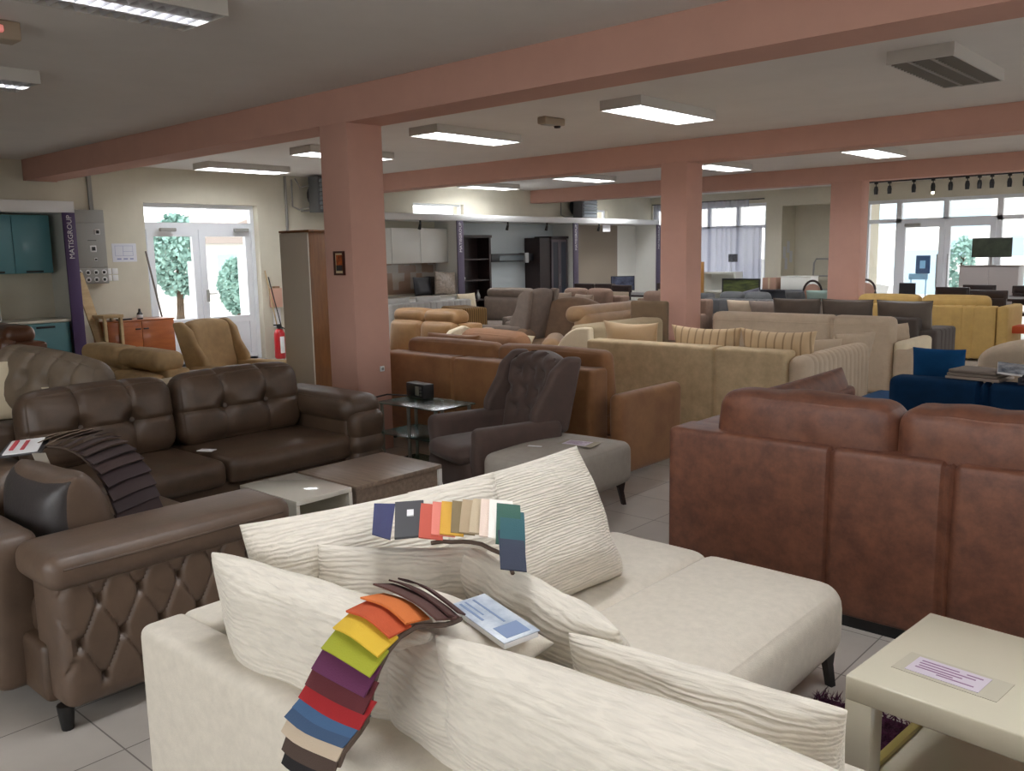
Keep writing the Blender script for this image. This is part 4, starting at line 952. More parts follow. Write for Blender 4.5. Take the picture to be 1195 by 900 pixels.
# cluster of beige sofas
t = sofa('brown-beige soft sofa facing the viewer behind the domed chair', -9.7, -8.35, 11.35, 12.3, '-y', mat('dusty_brown_fabric', (146, 120, 104), .85, var=.14, vs=7), back_h=.86, back_t=.24, n=2, cush=2, cush_top=.98, leg=.04)
cushion('dusty beige crumpled cushion on the brown-beige sofa, left', (-9.3, 11.5, .5), .5, .44, .2, mat('dusty_beige', (160, 140, 122), .8, var=.1, vs=8), yaw=.15, lean=.2, seed=61)
cushion('dusty beige crumpled cushion on the brown-beige sofa, right', (-8.75, 11.45, .5), .5, .42, .2, mat('dusty_beige', (160, 140, 122), .8), yaw=-.3, lean=.2, seed=62)
t = sofa('second brown-beige sofa, right of the first one, under the dark display cabinet', -8.2, -6.9, 11.6, 12.5, '-y', mat('dusty_brown_fabric', (146, 120, 104), .85), back_h=.82, back_t=.24, n=2, cush=2, cush_top=.94, leg=.04)
cushion('rounded grey-brown roll cushion right of the domed chair', (-7.75, 11.85, .42), .9, .40, .3, m_tgrey, yaw=-.1, lean=.3, k=.03, pw=4, seed=63)
tub_chair('quilted grey armchair right beside the tall wing chair', -8.15, 10.2, PI - .5, mat('quilted_grey', (112, 102, 98), .8, bump=.5, bs=26, bd=.02), w=.8, d=.8, back=.76, dome=.1, arm=.6)
tub_chair('camel and taupe armchair with a domed back and rolled left arm', -7.42, 9.35, .35, mat('brown_taupe_velvet', (140, 112, 88), .7, var=.15, vs=6), w=1.18, d=.9, back=.98, dome=.24, arm=.58)
# camel sofa seen from the side, and the cream one before it
m_camel = mat('camel_velvet', (168, 134, 96), .65, var=.12, vs=5, sheen=.2)
t = sofa('camel velvet sofa with rounded roll back, behind the cream curved sofa', -6.72, -6.15, 8.6, 9.95, '-x', m_camel, back_h=.84, back_t=.26, arm_w=.18, arm_h=.7, n=2, cush=0, leg=.04, r=.1, rz_extra=PI)
obj('back_roll', rbox(-.70, .70, .10, .40, .72, .93, r=.1, n=(8, 2, 2), seg=5), m_camel, t)
t = thing('curved_sofa', 'cream sofa with a half-round end panel, left of the mottled beige sofa', 'sofa', (-5.68, 7.9, 0))
prof = [(-.24, .05)] + [(-.24 + .46 * (1 - math.cos(PI / 2 * i / 10)), .10 + .73 * math.sin(PI / 2 * i / 10)) for i in range(0, 11)] + [(.32, .83), (.34, .05)]
e = obj('end_panel', prism(prof, -.75, -.66, 'XZ'), m_ivory, t); bv = e.modifiers.new('soft', 'BEVEL'); bv.width = .02; bv.segments = 3
obj('backrest', rbox(-.02, .30, -.64, .72, .05, .84, r=.06, n=(3, 8, 4)), mat('khaki_beige', (168, 150, 120), .85, var=.06, vs=6), t)
obj('seat', rbox(-.75, .0, -.66, .72, .05, .42, r=.06, n=(6, 8, 2)), m_ivory, t)
# low camel arm and white pillow
t = thing('armchair', 'low camel armchair with a rolled arm and cream front, before the domed chair', 'armchair', (-7.25, 8.15, 0), math.radians(35))
obj('arm', rbox(-.55, -.25, -.5, .45, .05, .66, r=.13, n=(3, 8, 4), seg=5), m_camel, t)
obj('arm', rbox(.35, .6, -.5, .45, .05, .58, r=.11, n=(3, 8, 4), seg=5), m_camel, t)
obj('seat', rbox(-.28, .38, -.45, .45, .05, .42, r=.08, n=(6, 6, 2), puff=(0, .01, .03)), mat('rust_brown_velvet', (150, 96, 62), .7), t)
obj('arm_front', mv(lathe([(0, .0), (.13, .0), (.14, .03), (0, .035)], 18), -.4, -.50, .5, rx=PI / 2), m_ivory, t)
cushion('flat white cushion lying on the low camel armchair', (-7.15, 8.0, .43), .42, .26, .13, m_ivory, yaw=.4, lean=1.0, seed=67)
t = thing('bench', 'long peach brown bench with a rolled top in front of the cream half-round sofa', 'bench', (-6.3, 6.75, 0), -.12)
m_pb = mat('peach_brown', (160, 114, 80), .7, var=.1, vs=5)
obj('base', rbox(-.46, .46, -.16, .16, 0, .50, r=.03), m_pb, t)
obj('rolled_top', rbox(-.48, .48, -.15, .15, .48, .80, r=.13, n=(10, 3, 2), seg=5, puff=(.01, .01, .01)), m_pb, t)
t = thing('pouf', 'grey-blue flat pouf at the foot of the tall wing chair', 'pouf', (-8.2, 8.3, 0), .2)
obj('top', rbox(-.4, .4, -.3, .3, .28, .50, r=.06, n=(5, 5, 2), puff=(0, 0, .02)), m_sgrey, t)
obj('base', rbox(-.36, .36, -.26, .26, .04, .28, r=.02), m_sgrey, t)
# square back brown chair by the middle column
t = thing('dining_chair', 'brown upholstered chair with a square buttoned back in front of the middle column', 'chair', (-5.64, 8.93, 0), PI + .05)
obj('backrest', rbox(-.24, .24, .20, .29, .52, 1.02, r=.03, n=(24, 2, 24), fn=tufts([(0, .78)], (0, 2), .03, .05, (0, 1, 0), .3)), mat('olive_brown_velvet', (118, 96, 72), .75, var=.12, vs=6), t)
obj('seat', rbox(-.25, .25, -.25, .25, .40, .52, r=.04, n=(4, 4, 2)), mat('olive_brown_velvet', (118, 96, 72), .75), t)
for sx in (-1, 1):
    for sy in (-1, 1): obj('leg', mv(lathe([(.014, 0), (.022, .41)], 8), sx * .2, sy * .2), m_darkwood, t)
# dining set in front of the taupe bay
def dining_chair(label, x, y, rz, back=1.0, wood_=None, pad=None, w=.44):
    t = thing('dining_chair', label, 'chair', (x, y, 0), rz)
    wd = wood_ or m_darkwood; pd = pad or mat('chair_pad_beige', (168, 152, 132), .8)
    obj('seat', rbox(-w / 2, w / 2, -.22, .22, .42, .48, r=.02), pd, t)
    obj('backrest', rbox(-w / 2 + .03, w / 2 - .03, .19, .225, .60, back - .12, r=.01), pd, t)
    obj('top_rail', rbox(-w / 2 - .01, w / 2 + .01, .17, .215, back - .13, back, r=.015, n=(3, 1, 1)), wd, t)
    for sx in (-1, 1):
        obj('leg', rbox(sx * (w / 2 - .02) - .018, sx * (w / 2 - .02) + .018, .185, .22, 0, back - .05, r=.006, n=(1, 1, 1), seg=1), wd, t)
        obj('leg', rbox(sx * (w / 2 - .02) - .018, sx * (w / 2 - .02) + .018, -.22, -.185, 0, .42, r=.006, n=(1, 1, 1), seg=1), wd, t)
    return t
gr = 'dark dining chairs round the far tables'
c0 = dining_chair('dark-framed dining chair with beige pad, leftmost before the taupe bay', -10.15, 13.6, PI, group if False else 1.0)
for (x, y, rz, lb) in ((-9.7, 13.65, PI, 'dark-framed dining chair with beige pad, second from the left before the taupe bay'), (-9.0, 13.2, PI - .1, 'pale-backed dining chair standing nearest before the taupe bay'),
                       (-8.75, 14.3, PI, 'dark dining chair right of the small television'), (-8.3, 14.2, PI, 'dark dining chair with golden pad nearest the middle column')):
    dup(c0, (x, y, 0), rz, lb)
t = thing('dining_table', 'dark wooden dining table behind the chairs at the taupe bay', 'table', (-9.6, 14.6, 0))
obj('table_top', rbox(-.9, .9, -.45, .45, .72, .76, r=.01, n=(1, 1, 1)), m_darkwood, t)
for sx in (-1, 1):
    for sy in (-1, 1): obj('leg', rbox(sx * .82 - .04, sx * .82 + .04, sy * .38 - .04, sy * .38 + .04, 0, .72, r=.005, n=(1, 1, 1), seg=1), m_darkwood, t)
# grey sofas around the middle column
t = sofa('slate grey sofa left of the middle column in the distance', -8.5, -7.42, 12.7, 13.5, '-y', m_sgrey, back_h=.86, back_t=.24, n=2, cush=2, cush_top=.92, leg=.03)
t = sofa('slate grey channelled sofa right of the middle column', -7.35, -6.1, 12.95, 13.75, '+y', m_sgrey, back_h=.80, back_t=.22, n=2, cush=2, cush_top=.9, leg=.1, style='channel')
sofa('low taupe sofa between the long beige sofa and the grey channelled sofa', -6.75, -5.2, 12.15, 12.88, '+y', m_tgrey, back_h=.62, back_t=.2, arms='', n=2, cush=0, leg=.03)
for i, (x, y, z, w, m_, lb) in enumerate(((-6.38, 12.55, .45, .55, m_bei2, 'beige cushion leaning right of the grey channelled sofa'), (-5.95, 12.5, .45, .6, m_tgrey, 'taupe cushion lying before the dark cushions, right of the middle column'), (-6.17, 12.62, .45, .4, m_darkwood, 'dark brown cushion between the grey sofa and the taupe cushion'),
                                          (-5.62, 12.66, .45, .8, m_tgrey, 'long taupe grey cushion behind the long beige sofa'))):
    cushion(lb, (x, y, z), w, .38, .2, m_, yaw=.2 * (i - 1), lean=-.3, seed=70 + i)

# ================================================================== WEST WALL: LEFT BAY
m_teal = mat('teal_cabinet', (88, 142, 152), .35, coat=.2)
m_tealL = mat('teal_cabinet_side', (80, 128, 122), .4)
m_work = mat('pale_worktop', (196, 190, 176), .3)
m_orange = wood('orange_veneer', (168, 92, 40), (142, 72, 28), (1, 1, 6), .35, coat=.2)
# display canopy and partition
def canopy(label, y0, y1, x1=-11.5, z0=2.2, z1=2.34):
    return solo('display_canopy', label, 'canopy', rbox(WX + .002, x1, y0, y1, z0, z1, r=.006, n=(1, 1, 1), seg=1), m_white)
canopy('white canopy board over the teal kitchen at the left edge', 1.5, 4.68)
canopy('long white canopy board over the display bays in the background', 9.3, 18.15, z1=2.31)
def post(label, y, txt=True, w=.11, x=-11.5, m_=None):
    t = thing('display_post', label, 'post', (x, y, 0))
    obj('board', rbox(-.02, .01, -w / 2, w / 2, 0, 2.2, r=.003, n=(1, 1, 1), seg=1), m_ or m_purple, t)
    if txt: text('lettering', 'MATISGROUP', .088, m_white_paper, t, (.012, 0, 1.90), (PI / 2, -PI / 2, PI / 2), shear=.0)
    return t
post('purple display post with white vertical lettering beside the grey switch cabinet', 4.60, w=.15)
for (y, lb) in ((11.46, 'purple-grey display post with white lettering left of the dark bookcase'), (14.9, 'dark display post with white lettering right of the glazed cabinet'), (18.12, 'dark display post at the far end of the canopy')):
    post(lb, y, w=.16, m_=mat('grey_purple_board', (88, 78, 98), .5))
def partition(label, y, x1=-11.5, z=2.2, t_=.04):
    return solo('partition', label, 'partition', box(WX + .002, x1 - .025, y - t_ / 2, y + t_ / 2, 0, z), m_white if False else m_wall2)
partition('white side partition of the teal kitchen bay', 4.60)
partition('white side partition right of the white wall cupboards', 11.46); partition('white side partition right of the glazed dark cabinet', 14.9); partition('white side partition at the far end of the display bays', 18.12)
struct('trim_2', box(WX + .003, WX + .03, 11.5, 14.88, 0, 2.19), mat('bluish_white_panel', (196, 206, 210), .6))
struct('trim_3', box(WX + .003, WX + .03, 14.93, 15.7, 0, 2.19), m_wall2)
struct('trim_4', box(WX + .003, WX + .035, 15.7, 17.3, 0, 2.19), mat('taupe_panel', (142, 130, 116), .7))
struct('trim_5', box(WX + .003, WX + .03, 17.3, 18.09, 0, 2.19), m_wall2)
# teal kitchen
t = thing('wall_cabinet', 'teal kitchen wall cupboards at the left edge', 'cabinet', (-11.97, 3.6, 1.46))
obj('carcass', rbox(-.17, .15, -.9, .88, 0, .72, r=.003, n=(1, 1, 1), seg=1), m_tealL, t)
for i in range(4):
    a = -.9 + i * .445
    d = obj('cupboard_door', rbox(.152, .17, a + .003, a + .442, .005, .715, r=.004, n=(1, 1, 1), seg=1), m_teal, t)
    obj('door_handle', rbox(.17, .185, a + .12, a + .32, .01, .035, r=.005, n=(1, 1, 1), seg=1), m_black, d)
t = thing('base_cabinet', 'teal kitchen base units under the pale worktop at left', 'cabinet', (-11.85, 3.6, 0))
obj('carcass', rbox(-.28, .28, -.9, .92, .08, .85, r=.003, n=(1, 1, 1), seg=1), m_tealL, t)
for i in range(3):
    a = -.9 + i * .607
    d = obj('cupboard_door', rbox(.282, .30, a + .003, a + .60, .09, .84, r=.004, n=(1, 1, 1), seg=1), m_teal, t)
    obj('door_handle', rbox(.30, .32, a + .2, a + .42, .785, .81, r=.005, n=(1, 1, 1), seg=1), m_black, d)
obj('plinth', box(-.25, .24, -.9, .9, 0, .08), m_black, t)
solo('worktop', 'pale worktop on the teal base units', 'worktop', rbox(-12.13, -11.53, 2.7, 4.56, .852, .885, r=.005, n=(1, 1, 1), seg=1), m_work)
t = thing('display_board', 'small striped sample board standing on the teal worktop at the left edge', 'board', (-11.75, 3.55, .886), PI / 2)
obj('board', rbox(-.35, .25, -.015, .0, 0, .34, r=.004, n=(1, 1, 1), seg=1), m_white, t)
for (z0, z1, c) in ((.22, .32, (96, 132, 146)), (.12, .21, (214, 208, 192)), (.02, .11, (104, 88, 66))): obj('sample_band', box(-.33, .235, -.019, -.0155, z0, z1), mat('band%d' % c[0], c, .6), t)
# switch cabinet
t = thing('switch_cabinet', 'grey metal electrical switch cabinet with sockets beside the purple post', 'electrical cabinet', (WX, 5.03, 1.3))
obj('casing', rbox(.002, .16, -.24, .22, 0, .97, r=.006, n=(1, 1, 1), seg=1), m_grey, t)
obj('upper_lid', rbox(.16, .168, -.235, .215, .80, .965, r=.003, n=(1, 1, 1), seg=1), m_grey, t)
obj('door_panel', rbox(.16, .168, -.235, .215, .215, .79, r=.003, n=(1, 1, 1), seg=1), m_grey, t)
obj('socket_panel', rbox(.16, .168, -.235, .215, .005, .205, r=.003, n=(1, 1, 1), seg=1), m_grey, t)
for (y, z, s) in ((.11, .68, .035), (.04, .46, .042), (.06, .32, .02)):
    k = obj('rotary_switch', rbox(.168, .178, y - s, y + s, z - s, z + s, r=.003, n=(1, 1, 1), seg=1), m_white, t); obj('switch_knob', rbox(.178, .20, y - s * .5, y + s * .5, z - s * .6, z + s * .6, r=.004, n=(1, 1, 1), seg=1), m_black, k)
obj('name_strip', box(.168, .171, -.02, .09, .565, .572), m_black, t)
for r_ in range(2):
    for c_ in range(4):
        y = -.16 + c_ * .105; z = .055 + r_ * .095
        k = obj('socket', mv(xf(lathe([(0, 0), (.03, 0), (.034, .012), (.0, .012)], 12), Matrix.Rotation(PI / 2, 4, 'Y')), .168, y, z), m_white, t); obj('socket_cap', rbox(.18, .19, y - .02, y + .014, z - .02, z + .016, r=.003, n=(1, 1, 1), seg=1), m_black, k)
solo('cable_duct', 'grey cable duct rising from the switch cabinet to the beam', 'duct', rbox(WX + .002, WX + .04, 5.13, 5.18, 2.27, 2.875, r=.004, n=(1, 1, 1), seg=1), m_grey)
t = thing('light_switches', 'group of white wall switches right of the switch cabinet', 'switches', (WX, 5.36, 1.41))
for (dy, dz) in ((-.045, .045), (.045, .045), (-.045, -.045), (.045, -.045)): obj('switch', rbox(.002, .014, dy - .04, dy + .04, dz - .04, dz + .04, r=.004, n=(1, 1, 1), seg=1), m_white, t)
t = thing('notice', 'white sheet with a floor plan in blue ink on the wall left of the door', 'notice', (WX, 5.56, 1.70))
obj('sheet', box(.002, .005, -.17, .17, -.12, .13), mat('plan_paper', (216, 218, 226), .7), t)
obj('plan_lines', turn_y(join(frame_xz(-.13, .12, -.04, .10, .004, .001), box(-.02, -.016, 0, .001, -.04, .10), box(-.02, .12, 0, .001, .02, .024), box(-.11, -.05, 0, .001, -.09, -.07), box(-.02, .04, 0, .001, -.09, -.07), box(.07, .12, 0, .001, -.09, -.07)), .0068), mat('plan_ink', (150, 156, 190), .7), t)
# leaning boards
m_ply = wood('plywood', (186, 162, 122), (166, 140, 100), (1, 1, 5), .7)
solo('leaning_board', 'tall pale board leaning beside the purple post', 'board', beam((-11.45, 4.98, 0), (-11.9, 4.80, 1.45), .17, .02), m_ply)
t = thing('stool', 'small wooden stool with things on it left of the orange cabinet', 'stool', (-11.6, 5.02, 0), .1)
obj('top', rbox(-.14, .14, -.14, .14, .86, .90, r=.005, n=(1, 1, 1)), m_ply, t)
for sx in (-1, 1):
    for sy in (-1, 1): obj('leg', rbox(sx * .11 - .02, sx * .11 + .02, sy * .11 - .02, sy * .11 + .02, 0, .86, r=.004, n=(1, 1, 1), seg=1), m_ply, t)
solo('leaning_pole', 'thin dark pole leaning at the left jamb of the west door', 'pole', tube([(-11.75, 5.97, .0), (-12.10, 5.84, 1.72)], .013), mat('pole_grey', (110, 102, 96), .6))
solo('leaning_pole', 'pale pole leaning at the right jamb of the west door', 'pole', tube([(-11.9, 7.86, .0), (-12.10, 7.73, 1.4)], .011), m_ply)
solo('leaning_pole', 'dark thin rod leaning right of the west door, beside the pale pole', 'pole', tube([(-11.85, 7.93, .0), (-12.08, 7.77, 1.3)], .009), m_cord)
t = thing('sideboard', 'orange-brown two-door cabinet left of the west door', 'cabinet', (-11.75, 5.43, 0), 0.02)
obj('carcass', rbox(-.2, .2, -.47, .46, .05, .79, r=.003, n=(1, 1, 1), seg=1), m_orange, t)
obj('top', rbox(-.21, .22, -.48, .47, .79, .81, r=.003, n=(1, 1, 1), seg=1), m_orange, t)
for (a, b, h) in ((-.46, -.005, -.06), (.0, .455, .05)):
    d = obj('cupboard_door', rbox(.201, .219, a, b, .07, .785, r=.003, n=(1, 1, 1), seg=1), m_orange, t); obj('door_knob', rbox(.219, .24, h - .035, h + .035, .68, .70, r=.006, n=(1, 1, 1)), m_darkwood, d)
obj('plinth', box(-.18, .18, -.45, .44, 0, .05), m_darkwood, t)
t = thing('bottle', 'small dark bottle with a pale label on the orange cabinet', 'bottle', (-11.65, 5.47, .811))
obj('glass_body', lathe([(0, 0), (.038, 0), (.04, .07), (.018, .10), (.014, .14), (0, .14)], 14), mat('dark_glass', (30, 24, 26), .15), t)
obj('label_band', lathe([(.041, .02), (.0415, .06)], 14), m_white_paper, t)
solo('tool', 'small dark tool lying flat on the orange cabinet', 'tool', rbox(-.03, .03, -.1, .1, 0, .02, r=.008, n=(1, 2, 1)), m_darkwood, (-11.65, 5.25, .811))
# heater, pipe, wardrobe, extinguisher
def heater(label, y, z=2.30, x=WX, flip=1):
    t = thing('air_heater', label, 'heater', (x, y, z))
    obj('casing', rbox(.25, .50, -.27, .27, 0, .56, r=.01, n=(1, 1, 1)), mat('heater_grey', (90, 92, 94), .5), t)
    for i in range(7): obj('slat', mv(rbox(-.012, .012, -.24, .24, -.028, .028, r=.004, n=(1, 1, 1), seg=1), .515, 0, .07 + i * .07, ry=.6), mat('heater_slat', (140, 146, 150), .4, metal=.4), t)
    obj('fan_guard', mv(lathe([(0, 0), (.14, 0), (.2, .06), (.2, .1), (0, .1)], 18), .20, 0, .28, ry=PI / 2 + PI), m_black, t)
    obj('bracket', join(box(.002, .26, -.26, -.23, .02, .05), box(.002, .26, .23, .26, .02, .05)), m_grey, t)
    obj('pipe', join(tube([(.06, -.45, .52), (.06, -.45, .1), (.10, -.36, .05), (.25, -.27, .08)], .014), tube([(.06, -.38, .54), (.12, -.34, .4), (.28, -.27, .42)], .014)), m_grey, t)
    return t
heater('grey air heater with slats high on the wall, left of the near column', 8.75)
heater('dark air heater with slats above the white canopy in the background', 15.6)
solo('heating_pipe', 'grey pipe running down the wall right of the west door', 'pipe', tube([(WX + .03, 8.2, 2.87), (WX + .03, 8.2, 1.9), (WX + .03, 8.2, .02)], .022), m_grey)
m_wgrey = mat('grey_laminate', (182, 174, 160), .5)
m_wbrown = wood('brown_veneer', (126, 80, 38), (104, 64, 28), (8, 8, 1), .4)
t = thing('wardrobe', 'tall wardrobe with grey front and brown wood side left of the near column', 'wardrobe', (-7.755, 5.61, 0))
Wy0, Wy1 = -.30, .28
obj('carcass', rbox(-.25, .24, -.28, .29, .05, 1.85, r=.003, n=(1, 1, 1), seg=1), m_wbrown, t)
obj('top', rbox(-.26, .27, -.30, .30, 1.85, 1.872, r=.003, n=(1, 1, 1), seg=1), m_wbrown, t)
obj('plinth', box(-.24, .24, -.27, .28, 0, .05), m_darkwood, t)
obj('cupboard_door', rbox(-.25, .24, -.30, -.282, .06, 1.845, r=.003, n=(1, 1, 1), seg=1), m_wgrey, t, label='grey door')
t = thing('fire_extinguisher', 'red fire extinguisher on the floor by the west door', 'extinguisher', (-11.85, 7.76, 0))
obj('cylinder', lathe([(0, .03), (.075, .03), (.085, .06), (.085, .42), (.06, .48), (.025, .50), (0, .5)], 18), mat('extinguisher_red', (190, 26, 34), .3, coat=.4), t)
obj('label_panel', rbox(.078, .09, -.045, .03, .12, .38, r=.004, n=(1, 1, 1), seg=1), m_white_paper, t)
obj('valve', rbox(-.03, .03, -.03, .03, .50, .55, r=.01, n=(1, 1, 1)), m_black, t); obj('lever', rbox(-.02, .02, -.09, .03, .55, .57, r=.005, n=(1, 1, 1)), m_black, t)
obj('hose', tube([(0, .03, .53), (.02, .11, .48), (.03, .12, .3), (.03, .105, .14)], .011), m_black, t)
t = thing('notice_box', 'pinkish cardboard box fixed on the wall right of the west door', 'box', (WX, 7.90, .82))
obj('box_body', rbox(.002, .08, -.09, .10, 0, .30, r=.004, n=(1, 1, 1), seg=1), mat('pink_card', (206, 164, 146), .8), t)
obj('box_lid', rbox(.002, .085, -.03, .06, .30, .33, r=.004, n=(1, 1, 1), seg=1), mat('brown_card', (140, 110, 84), .8), t)
solo('paper_sheet', 'white paper on the wall just above the red fire extinguisher', 'paper', box(WX + .002, WX + .006, 7.86, 8.0, .5, .80), m_white_paper)
solo('paper_sheet', 'white paper lying at the foot of the red fire extinguisher', 'paper', box(-11.75, -11.45, 7.9, 8.1, .001, .006), m_white_paper)
t = thing('picture', 'small framed picture in orange tones on the near salmon column', 'picture', (-5.725, 4.348, 1.545))
obj('frame', mv(frame_xz(-.065, .065, -.095, .095, .016, .018), 0, -.018, 0), mat('frame_brown', (70, 34, 26), .4), t)
obj('mount', box(-.05, .05, -.008, -.001, -.08, .08), mat('mount_cream', (206, 186, 150), .8), t)
obj('print', join(box(-.038, .038, -.0105, -.0085, -.06, .066)), mat('print_orange', (196, 96, 34), .6, var=.5, vs=30, col2=(96, 50, 30)), t)
obj('dark_lower_part', box(-.038, .038, -.0125, -.011, -.06, -.015), mat('print_dark', (60, 56, 56), .6, var=.3, vs=60), t)

# left furniture rows
t = sofa('tan velour sofa with double rolls behind the grey cushion, at left', -8.8, -7.2, 2.98, 3.8, '-y', m_tan2, back_h=.66, back_t=.22, arm_w=.14, arm_h=.5, arms='', n=2, cush=2, cush_top=.62, leg=.04, headroll=True)
t = thing('wing_armchair', 'olive tan wing armchair by the west door', 'armchair', (-9.0, 5.25, 0), math.radians(55))
t['label'] = 'x'; bpy.data.objects.remove(t)
wing_chair('olive tan wing armchair in front of the west door', -8.55, 5.05, math.radians(108), m_tan2, w=.74, d=.95, back=.95, arm=.48, seat=.42, tuft=False, lean=.16, dome=.03)
t = thing('lounge_sofa', 'taupe grey tufted sofa at left with a big buttoned back cushion', 'sofa', (-6.88, 1.98, 0), 0)
obj('base', rbox(-.9, .55, -.9, .5, .08, .30, r=.03), m_tgrey, t)
obj('seat_cushion', rbox(-.9, .58, -.95, .35, .28, .45, r=.05, n=(6, 6, 2), puff=(0, 0, .02)), m_tgrey, t)
def fn(p, d, u):
    q = tufts([(-.30, .30), (-.10, .28), (.10, .26), (.30, .24)], (0, 2), .05, .06, (0, -1, 0), 0)(p, d, u)
    if Vector(d).dot(Vector((0, -1, 0))) > 0: q = q + Vector((0, .02, 0)) * sum(math.exp(-((p[0] - c) / .02) ** 2) for c in (-.30, -.10, .10, .30)) * (1 if p[2] > .2 else 0)
    return q
obj('back_cushion', rbox(-.50, .50, -.15, .15, 0, .50, r=.14, n=(50, 3, 20), seg=5, puff=(.02, .04, .03), fn=fn), mat('grey_taupe_leather', (124, 108, 90), .5, var=.12, vs=5), t, loc=(.10, .42, .45), rot=(-.25, .14, .40))
obj('backrest', rbox(-.55, .50, -.1, .1, .08, .68, r=.07, n=(8, 2, 4)), m_tgrey, t, loc=(.02, .66, 0), rot=(0, 0, .40))
cushion('cream square cushion at the left edge beside the taupe tufted sofa', (-6.95, 2.20, .46), .42, .44, .14, m_ivory, yaw=1.3, lean=.15, seed=80)
cushion('cream flat cushion peeping over the dark brown sofa back', (-6.55, 2.52, .45), .36, .27, .10, m_ivory, yaw=1.4, lean=.1, seed=81)
t = sofa('pale beige low sofa with dark piping between the grey cushion and the dark sofa', -7.15, -6.45, 2.9, 4.0, '-x', mat('pale_beige', (186, 172, 148), .85, var=.05, vs=6), seat_h=.40, back_h=.67, back_t=.3, arms='', n=2, cush=0, leg=.04, r=.09, rz_extra=0)
obj('piping', tube([(-.77, .545, .6), (.77, .545, .6)], .006, 6), m_pipe, t) if False else None
t = sofa('brown leather sofa with a pale side at the far left edge', -10.4, -9.0, 2.4, 3.3, '-y', mat('glossy_brown_leather', (112, 72, 50), .3, var=.2, vs=5), back_h=.84, back_t=.24, arm_w=.16, arm_h=.62, n=2, cush=2, cush_top=.9, leg=.04, headroll=True, armcap=mat('khaki_side', (132, 114, 88), .8))
solo('leaning_sheet', 'white folded leaflet between the tan sofa and the wing armchair', 'leaflet', mv(rbox(-.12, .12, -.005, .005, 0, .45, r=.002, n=(1, 1, 1), seg=1), 0, 0, 0, rx=-.3), m_white_paper, (-8.45, 4.5, .02), (0, 0, .9))

# ================================================================== WEST WALL: FAR BAYS
m_wcab = mat('white_gloss_cabinet', (222, 222, 216), .3, coat=.2)
t = thing('wall_cabinet', 'white wall cupboards over the patterned splashback in the first far bay', 'cabinet', (-11.97, 10.55, 1.45))
obj('carcass', rbox(-.17, .15, -1.15, .88, 0, .62, r=.003, n=(1, 1, 1), seg=1), m_wcab, t)
for i in range(3):
    a = -1.15 + i * .677; d = obj('cupboard_door', rbox(.152, .17, a + .003, a + .672, .005, .615, r=.004, n=(1, 1, 1), seg=1), m_wcab, t)
t = thing('splashback', 'beige patchwork tile splashback under the white wall cupboards', 'splashback', (WX + .003, 10.55, .9))
def patch():
    m = bpy.data.materials.new('patchwork_tile'); m.use_nodes = True; nt = m.node_tree; b = nt.nodes['Principled BSDF']
    tc = nt.nodes.new('ShaderNodeTexCoord'); mp = nt.nodes.new('ShaderNodeMapping'); mp.inputs['Rotation'].default_value = (0, PI / 2, 0)
    v = nt.nodes.new('ShaderNodeTexVoronoi'); v.distance = 'CHEBYCHEV'; v.inputs['Scale'].default_value = 7; v.inputs['Randomness'].default_value = .25
    r = nt.nodes.new('ShaderNodeValToRGB'); e = r.color_ramp.elements; e[0].color = lin((150, 124, 106)); e[1].color = lin((190, 172, 150)); e.new(.5).color = lin((170, 160, 150)); r.color_ramp.interpolation = 'CONSTANT'
    nt.links.new(tc.outputs['Object'], v.inputs['Vector']); nt.links.new(v.outputs['Color'], r.inputs[0]); nt.links.new(r.outputs[0], b.inputs['Base Color']); b.inputs['Roughness'].default_value = .3
    return m
obj('tiles', box(0, .012, -1.15, .88, 0, .55), patch(), t)
t = thing('base_cabinet', 'white base units with worktop in the first far bay', 'cabinet', (-11.84, 10.55, 0))
obj('carcass', box(-.28, .27, -1.15, .86, .08, .84), m_wcab, t)
for i in range(3):
    a = -1.15 + i * .67; obj('cupboard_door', rbox(.272, .29, a + .003, a + .665, .09, .83, r=.003, n=(1, 1, 1), seg=1), m_wcab, t)
obj('worktop', box(-.3, .31, -1.15, .88, .84, .87), m_work, t)
cushion('black glossy cushion standing under the white wall cupboards', (-11.72, 10.72, .872), .42, .34, .12, mat('black_satin', (22, 20, 26), .4), yaw=PI / 2, lean=.15, seed=90)
cushion('dark patterned cushion behind the silver cushion', (-11.75, 11.08, .872), .40, .34, .12, mat('dark_pattern', (48, 40, 42), .5, var=.5, vs=30, col2=(90, 80, 70)), yaw=PI / 2 - .2, lean=.15, seed=91)
cushion('silver patterned satin cushion standing at the first display post', (-11.58, 11.12, .872), .46, .42, .14, mat('silver_satin', (176, 162, 148), .35, var=.25, vs=22, col2=(128, 116, 106)), yaw=PI / 2 - .15, lean=.12, roll=.08, seed=92)
# bookcase, wall shelf, display cabinet
t = thing('bookcase', 'dark open bookcase with a white ornament in the second far bay', 'bookcase', (-11.93, 12.1, 0))
obj('side_panel', box(-.17, .17, .40, .45, 0, 1.9), m_darkwood, t); obj('side_panel', box(-.17, .17, -.55, -.50, 0, 1.9), m_darkwood, t)
obj('back_panel', box(-.17, -.15, -.50, .40, 0, 1.9), m_darkwood, t); obj('top', box(-.17, .19, -.56, .46, 1.9, 1.95), m_darkwood, t)
for z in (.3, .70, 1.08, 1.48): obj('shelf', box(-.15, .15, -.50, .40, z, z + .025), m_darkwood, t)
t = thing('ornament', 'small white figure on the middle shelf of the dark bookcase', 'ornament', (-11.85, 11.85, 1.106))
obj('figure', lathe([(0, 0), (.04, 0), (.05, .04), (.02, .09), (.028, .12), (0, .14)], 12), m_white, t); obj('base', lathe([(0, -.0005), (.05, -.0005), (.05, .004)], 12), m_steel, t)
